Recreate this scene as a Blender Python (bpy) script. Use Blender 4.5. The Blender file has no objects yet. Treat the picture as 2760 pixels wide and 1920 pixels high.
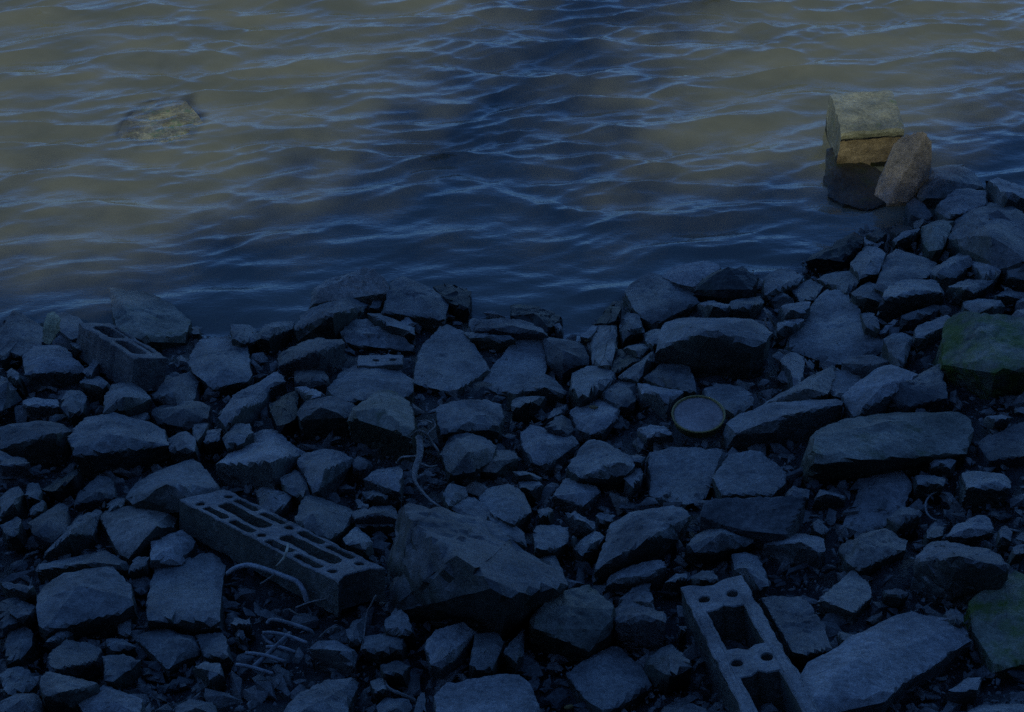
import bpy, bmesh, math, random
import numpy as np
from mathutils import Vector, Matrix, Euler
random.seed(7)
S = bpy.context.scene
COL = S.collection

# ------------------------------------------------------------------ camera
CAM_H, PITCH, LENS = 2.5, 35.0, 55.0
cd = bpy.data.cameras.new('camera'); cam = bpy.data.objects.new('camera', cd); COL.objects.link(cam)
cam.location = (0, 0, CAM_H); cam.rotation_euler = (math.radians(90 - PITCH), 0, 0)
cd.lens = LENS; cd.sensor_width = 36; cd.clip_end = 2000; cd.clip_start = 0.05
S.camera = cam

# ------------------------------------------------------------------ light
SUN_EL, SUN_DX, SUN_DY = 44.0, 0.36, 0.93          # the light travels towards +x, +y and down
w = bpy.data.worlds.new('World'); S.world = w; w.use_nodes = True
nt = w.node_tree; nt.nodes.clear()
sky = nt.nodes.new('ShaderNodeTexSky'); sky.sky_type = 'NISHITA'; sky.sun_disc = False
sky.sun_elevation = math.radians(SUN_EL)
sky.sun_rotation = math.atan2(-SUN_DX, -SUN_DY)
sky.air_density = 1.0; sky.dust_density = 0.5; sky.ozone_density = 7.5
bg = nt.nodes.new('ShaderNodeBackground'); bg.inputs['Strength'].default_value = 0.10
wo = nt.nodes.new('ShaderNodeOutputWorld')
hs = nt.nodes.new('ShaderNodeMix'); hs.data_type = 'RGBA'; hs.blend_type = 'MULTIPLY'; hs.inputs[0].default_value = 1.0; hs.inputs[7].default_value = (0.525, 0.77, 1.1, 1)   # late blue daylight
nt.links.new(sky.outputs[0], hs.inputs[6]); nt.links.new(hs.outputs[2], bg.inputs[0]); nt.links.new(bg.outputs[0], wo.inputs[0])
sd = bpy.data.lights.new('sun', 'SUN'); sun = bpy.data.objects.new('sun', sd); COL.objects.link(sun)
sd.energy = 2.15; sd.angle = math.radians(0.6); sd.color = (1.0, 0.95, 0.55)
sun.rotation_euler = Vector((-SUN_DX, -SUN_DY, math.hypot(SUN_DX, SUN_DY) * math.tan(math.radians(SUN_EL)))).to_track_quat('Z', 'Y').to_euler()
S.view_settings.view_transform = 'Standard'; S.view_settings.look = 'None'
S.view_settings.gamma = 1.0; S.view_settings.use_curve_mapping = False
S.view_settings.exposure = 0.08
S.cycles.use_denoising = False
S.cycles.max_bounces = 6

# ------------------------------------------------------------------ picture <-> place
# A spot named by where the photograph shows it is carried to the ground it stands on.
PR = math.radians(PITCH); FOC = 2760 / 36 * LENS
TILE = {}
for r, y0 in (('a', 700), ('b', 1100), ('c', 1440)):
    for c, x0 in enumerate((0, 690, 1380, 2060)):
        TILE[r + str(c)] = (x0, y0, 700 / 2296)
TILE['g'] = (450, 1280, 1 / 2.575); TILE['z'] = (2060, 220, 700 / 2296); TILE['d'] = (0, 0, 1.20209)

def src(t, x, y):
    a = TILE[t]; return a[0] + x * a[2], a[1] + y * a[2]

def ray(sx, sy):
    u = (sx - 1380) / FOC; v = (960 - sy) / FOC
    return np.array([u, math.cos(PR) + v * math.sin(PR), -math.sin(PR) + v * math.cos(PR)])

def hit(sx, sy, fn):
    d = ray(sx, sy); lo, hi = 1.0, 14.0
    for _ in range(40):
        m = (lo + hi) / 2; p = d * m
        if CAM_H + p[2] > fn(p[0], p[1]): lo = m
        else: hi = m
    p = d * lo; return np.array([p[0], p[1], CAM_H + p[2]])

def flat_hit(sx, sy, z=0.0):
    d = ray(sx, sy); t = (CAM_H - z) / -d[2]; return np.array([d[0] * t, d[1] * t, z])

def to_px(p):                       # place -> source pixel
    q = np.asarray(p, float) - np.array([0, 0, CAM_H])
    f = q[..., 1] * math.cos(PR) - q[..., 2] * math.sin(PR)
    v = q[..., 1] * math.sin(PR) + q[..., 2] * math.cos(PR)
    return 1380 + q[..., 0] / f * FOC, 960 - v / f * FOC, f

_sh = [(-300, 740), (0, 738), (250, 740), (500, 752), (660, 740), (760, 700), (1000, 705), (1150, 715), (1270, 752), (1330, 735),
       (1400, 660), (1600, 610), (1760, 605), (1900, 535), (2000, 500), (2120, 480), (2210, 440), (2330, 395), (2600, 370)]
_shw = np.array([flat_hit(*src('d', x, y))[:2] for x, y in _sh])
def yshore(x): return np.interp(x, _shw[:, 0], _shw[:, 1])

# edge of the bank's shade on the water, and from it the crest of the bank behind the viewer
_sb = [(-400, 700), (0, 670), (250, 640), (450, 560), (700, 520), (900, 480), (1150, 460), (1300, 510), (1450, 480), (1600, 430), (1850, 400), (2000, 400), (2120, 360), (2200, 300), (2300, 260), (2700, 220)]
_sbw = np.array([flat_hit(*src('d', x, y))[:2] for x, y in _sb])
TSL = math.tan(math.radians(SUN_EL)) * math.hypot(SUN_DX, SUN_DY) / SUN_DY
CREST_Y = -5.0
_cx = _sbw[:, 0] - (SUN_DX / SUN_DY) * (_sbw[:, 1] - CREST_Y); _cz = TSL * (_sbw[:, 1] - CREST_Y) - .12
_cm = (_cx > -5.6) & (_cx < -1.45)
_hx = np.r_[-12, -9.5, -8.2, -6.6, _cx[_cm], -1.0, -.3, 3, 9]; _hz = np.r_[16, 12, 9.2, 8.2, _cz[_cm], 12, 17, 20, 20]
def crest(x): return np.interp(x, _hx, _hz)          # the bank is higher on both sides of the gap the sun comes through

SLOPE = 0.22
def ground(x, y):
    x = np.asarray(x, float); y = np.asarray(y, float)
    d = yshore(x) - y
    g = np.where(d > 0, SLOPE * d, 0.45 * d)
    g = np.maximum(g, -1.2)
    g0 = SLOPE * yshore(x)
    side = np.clip((x - 2.9) * 1.5, 0, 8) + np.clip((-3.3 - x) * .9, 0, 5)
    g = g + side * np.clip((2.6 - y) / .8, 0, 1)
    g0 = g0 + side
    return np.where(y < 0, g0 + (crest(x) - g0) * np.minimum(y / CREST_Y, 1.0), g)
def gnd(x, y): return float(ground(x, y))

# ------------------------------------------------------------------ noise
_rs = np.random.RandomState(3); _perm = _rs.permutation(256); _perm = np.concatenate([_perm, _perm, _perm])
_gr = _rs.normal(size=(256, 3)); _gr /= np.linalg.norm(_gr, axis=1)[:, None]
def gnoise(p):
    i = np.floor(p).astype(int); f = p - i; u = f * f * f * (f * (f * 6 - 15) + 10); i &= 255
    r = 0
    for dx in (0, 1):
        wx = u[:, 0] if dx else 1 - u[:, 0]
        for dy in (0, 1):
            wy = u[:, 1] if dy else 1 - u[:, 1]
            for dz in (0, 1):
                wz = u[:, 2] if dz else 1 - u[:, 2]
                h = _perm[_perm[_perm[i[:, 0] + dx] + i[:, 1] + dy] + i[:, 2] + dz] % 256
                g = _gr[h]
                r = r + wx * wy * wz * (g[:, 0] * (f[:, 0] - dx) + g[:, 1] * (f[:, 1] - dy) + g[:, 2] * (f[:, 2] - dz))
    return r
def fbm(p, o=4, gain=.5):
    r = 0; a = 1.0
    for k in range(o): r = r + a * gnoise(p * 2 ** k + k * 17.3); a *= gain
    return r

# ------------------------------------------------------------------ materials
def mat(name):
    m = bpy.data.materials.new(name); m.use_nodes = True; n = m.node_tree; n.nodes.clear()
    o = n.nodes.new('ShaderNodeOutputMaterial'); return m, n, o
def N(n, t, **k):
    x = n.nodes.new('ShaderNode' + t)
    for a, b in k.items():
        if a in x.inputs: x.inputs[a].default_value = b
        else: setattr(x, a, b)
    return x
def ramp(n, fac, stops):
    r = n.nodes.new('ShaderNodeValToRGB'); e = r.color_ramp.elements
    while len(e) < len(stops): e.new(.5)
    for q, (p, c) in zip(e, stops): q.position = p; q.color = (*c, 1)
    n.links.new(fac, r.inputs[0]); return r.outputs[0]
def mixc(n, f, a, b, mode='MIX'):
    m = n.nodes.new('ShaderNodeMix'); m.data_type = 'RGBA'; m.blend_type = mode
    for s, v in ((0, f), (6, a), (7, b)):
        if hasattr(v, 'is_output'): n.links.new(v, m.inputs[s])
        else: m.inputs[s].default_value = v if s == 0 else (*v, 1)
    return m.outputs[2]
def stone_mat(name, c1, c2, moss=0.0, algae=0.0, mossc=(.035, .06, .012), rough=.66, bump=.6, sc=1.0, spots=.35):
    m, n, o = mat(name); L = n.links.new
    tc = N(n, 'TexCoord'); oi = N(n, 'ObjectInfo')
    ad = N(n, 'VectorMath', operation='MULTIPLY_ADD'); cb = N(n, 'CombineXYZ')
    for k in range(3): L(oi.outputs['Random'], cb.inputs[k])
    L(cb.outputs[0], ad.inputs[0]); ad.inputs[1].default_value = (37, 53, 71); L(tc.outputs['Object'], ad.inputs[2])
    v = ad.outputs[0]
    n1 = N(n, 'TexNoise', Scale=9 * sc, Detail=6, Roughness=.6); L(v, n1.inputs['Vector'])
    n2 = N(n, 'TexNoise', Scale=70 * sc, Detail=5, Roughness=.7); L(v, n2.inputs['Vector'])
    n3 = N(n, 'TexNoise', Scale=260 * sc, Detail=3, Roughness=.7); L(v, n3.inputs['Vector'])
    base = ramp(n, n1.outputs[0], [(.36, tuple(q * .82 for q in c1)), (.62, tuple(q * 1.1 for q in c2))])
    sp = ramp(n, n2.outputs[0], [(.35, (1 - spots,) * 3), (.62, (1 + spots * .4,) * 3)])
    c = mixc(n, 1.0, base, sp, 'MULTIPLY')
    sp3 = ramp(n, n3.outputs[0], [(.36, (.72,) * 3), (.64, (1.22,) * 3)])
    c = mixc(n, 1.0, c, sp3, 'MULTIPLY')
    mr = N(n, 'MapRange'); mr.inputs['To Min'].default_value = .72; mr.inputs['To Max'].default_value = 1.18
    L(oi.outputs['Random'], mr.inputs['Value']); c = mixc(n, 1.0, c, mr.outputs[0], 'MULTIPLY')
    if moss:
        n4 = N(n, 'TexNoise', Scale=14 * sc, Detail=7, Roughness=.7); L(v, n4.inputs['Vector'])
        f = ramp(n, n4.outputs[0], [(.62 - .3 * moss, (0, 0, 0)), (.78 - .3 * moss, (1, 1, 1))])
        c = mixc(n, f, c, mossc)
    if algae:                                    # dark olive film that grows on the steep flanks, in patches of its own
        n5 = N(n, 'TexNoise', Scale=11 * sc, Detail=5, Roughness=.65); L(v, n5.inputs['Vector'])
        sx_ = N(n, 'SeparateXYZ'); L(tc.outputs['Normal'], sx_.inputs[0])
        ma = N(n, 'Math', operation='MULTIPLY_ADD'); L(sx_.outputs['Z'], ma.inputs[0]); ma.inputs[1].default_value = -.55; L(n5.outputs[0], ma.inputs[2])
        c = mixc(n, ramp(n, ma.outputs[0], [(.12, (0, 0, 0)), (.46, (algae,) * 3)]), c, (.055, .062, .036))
    b = N(n, 'BsdfPrincipled', Roughness=rough); L(c, b.inputs['Base Color'])
    wt = N(n, 'TexNoise', Scale=5 * sc, Detail=4, Roughness=.6); L(v, wt.inputs['Vector']); wr_ = N(n, 'MapRange')
    for q_, x_ in (('From Min', .4), ('From Max', .62), ('To Min', rough * .55), ('To Max', min(rough * 1.2, 1))): wr_.inputs[q_].default_value = x_
    L(wt.outputs[0], wr_.inputs['Value']); L(wr_.outputs[0], b.inputs['Roughness'])
    b.inputs['Specular IOR Level'].default_value = .4
    b1 = N(n, 'Bump', Strength=bump, Distance=.008); L(n2.outputs[0], b1.inputs['Height'])
    b2 = N(n, 'Bump', Strength=bump * .8, Distance=.0015); L(n3.outputs[0], b2.inputs['Height']); L(b1.outputs[0], b2.inputs['Normal'])
    L(b2.outputs[0], b.inputs['Normal']); L(b.outputs[0], o.inputs[0]); return m
M = {
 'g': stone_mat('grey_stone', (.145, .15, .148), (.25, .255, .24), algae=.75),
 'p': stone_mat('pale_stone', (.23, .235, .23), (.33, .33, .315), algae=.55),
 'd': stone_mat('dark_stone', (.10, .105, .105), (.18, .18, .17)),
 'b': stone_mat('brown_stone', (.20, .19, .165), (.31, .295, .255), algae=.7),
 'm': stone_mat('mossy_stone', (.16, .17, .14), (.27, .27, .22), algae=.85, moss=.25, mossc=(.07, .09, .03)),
 'G': stone_mat('green_algae_stone', (.15, .17, .12), (.26, .27, .20), moss=.66, mossc=(.10, .15, .025)),
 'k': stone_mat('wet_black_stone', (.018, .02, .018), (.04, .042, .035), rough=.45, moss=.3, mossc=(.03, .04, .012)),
 't': stone_mat('tan_stone', (.19, .185, .17), (.31, .285, .25), spots=.3),
 'c': stone_mat('weathered_concrete', (.26, .27, .27), (.38, .38, .36), sc=1.6, spots=.25),
}

# ------------------------------------------------------------------ mesh helpers
def put(name, verts, faces, m, smooth=True, parent=None):
    me = bpy.data.meshes.new(name)
    verts = np.asarray(verts, np.float32)
    if isinstance(faces, np.ndarray):
        nf, k = faces.shape
        me.vertices.add(len(verts)); me.vertices.foreach_set('co', verts.ravel())
        me.loops.add(nf * k); me.loops.foreach_set('vertex_index', faces.astype(np.int32).ravel())
        me.polygons.add(nf); me.polygons.foreach_set('loop_start', np.arange(0, nf * k, k, dtype=np.int32))
    else:
        me.from_pydata([tuple(map(float, v)) for v in verts], [], faces)
    me.polygons.foreach_set('use_smooth', [smooth] * len(me.polygons))
    me.update(calc_edges=True); me.validate()
    if m: me.materials.append(m)
    o = bpy.data.objects.new(name, me); COL.objects.link(o)
    if parent is not None: o.parent = parent
    return o
def tag(o, label=None, cat=None, group=None, kind=None):
    if label: o['label'] = label
    if cat: o['category'] = cat
    if group: o['group'] = group
    if kind: o['kind'] = kind
    return o
def put_at(name, verts, faces, m, smooth=True):
    v = np.asarray(verts, float); c = v.mean(0); c[2] = v[:, 2].min()
    o = put(name, v - c, faces, m, smooth); o.location = c
    if smooth: o.data.set_sharp_from_angle(angle=math.radians(27))
    return o

_ico = {}
def ico(k):
    if k not in _ico:
        bm = bmesh.new(); bmesh.ops.create_icosphere(bm, subdivisions=k, radius=1)
        v = np.array([x.co[:] for x in bm.verts]); v /= np.linalg.norm(v, axis=1)[:, None]
        bm.verts.index_update(); f = np.array([[x.index for x in q.verts] for q in bm.faces]); bm.free()
        _ico[k] = (v, f)
    return _ico[k]

def hull_planes(P):
    bm = bmesh.new()
    for p in P: bm.verts.new(p)
    r = bmesh.ops.convex_hull(bm, input=bm.verts[:])
    bm.normal_update(); vs = np.array([v.co[:] for v in bm.verts if v.link_faces]); c = vs.mean(0)
    out = []
    for f in bm.faces:
        n = np.array(f.normal[:]); 
        if np.linalg.norm(n) < .5: continue
        d = n @ (np.array(f.verts[0].co[:]) - c)
        if d < 0: n, d = -n, -d
        d = max(d, .002)
        if any(n @ n2 > .985 and abs(d - d2) < .06 * d2 + .001 for n2, d2 in out): continue
        out.append((n, d))
    bm.free(); return c, vs, np.array([x[0] for x in out]), np.array([x[1] for x in out])

def rock_geo(P, k, rs, p=22, rough=1.0, chips=5, layered=0.0):
    c, vs, n, d = hull_planes(P)
    ext = np.maximum((vs.max(0) - vs.min(0)) / 2, .004); size = float(np.sort(ext)[1])
    for _ in range(chips):                     # knocked-off corners
        q = rs.normal(size=3); q[2] = abs(q[2]) * .8; q /= np.linalg.norm(q)
        s = ((vs - c) @ q).max(); n = np.vstack([n, q]); d = np.append(d, s * rs.uniform(.90, 1.0))
    u, f = ico(k); dr = u * ext; dr /= np.linalg.norm(dr, axis=1)[:, None]
    t = np.maximum(dr @ n.T, 0) / d
    tm = t.max(1, keepdims=True)
    soft = 1 / (tm[:, 0] * ((t / tm) ** p).sum(1) ** (1 / p))
    q = dr / tm
    # vertices close to an arris are drawn onto it, so that the arrises stay crisp
    od = np.argsort(-t, 1)[:, :3]; ar = np.arange(len(t)); de = {3: .14, 4: .08, 5: .042}.get(k, .16)
    t1, t2, t3 = (t[ar, od[:, j]] for j in range(3)); e2 = t2 > t1 * (1 - de); e3 = e2 & (t3 > t1 * (1 - de * 1.1))
    na, nb, nc = n[od[:, 0]], n[od[:, 1]], n[od[:, 2]]; da, db, dc = d[od[:, 0]], d[od[:, 1]], d[od[:, 2]]
    for m_, kk in ((e2 & ~e3, 2), (e3, 3)):
        for i in np.nonzero(m_)[0]:
            A = np.stack([na[i], nb[i], nc[i]][:kk]); rhs = np.array([da[i], db[i], dc[i]][:kk]) - A @ q[i]
            G = A @ A.T + np.eye(kk) * 1e-3; s_ = A.T @ np.linalg.solve(G, rhs)
            L_ = np.linalg.norm(s_); cap = size * de * 2.0
            q[i] += s_ * min(1, cap / (L_ + 1e-9))
    q = q * (.72 + .28 * (soft * tm[:, 0])[:, None]) * 1.03
    off = rs.uniform(0, 200, 3)
    s1 = 1.1 / size
    nv = fbm(q * s1 + off, 4, .55) * size * .065 * rough + fbm(q * 55 + off, 3, .6) * .0028 * rough
    rid = 1 - np.abs(gnoise(q * s1 * 1.7 + off * 1.3)) * 6
    nv = nv - np.maximum(rid, 0) ** 2 * size * .028 * rough
    if layered:
        ax = n[0] + rs.normal(size=3) * .1; ax /= np.linalg.norm(ax)
        ph = q @ ax / (size * .16) + fbm(q * s1 + off + 9, 2) * .9
        nv = nv + (np.abs((ph % 1) - .5) - .25) * size * .05 * layered
    q = q + dr * nv[:, None] + c
    return q, f

WAVE_S = .31

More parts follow.
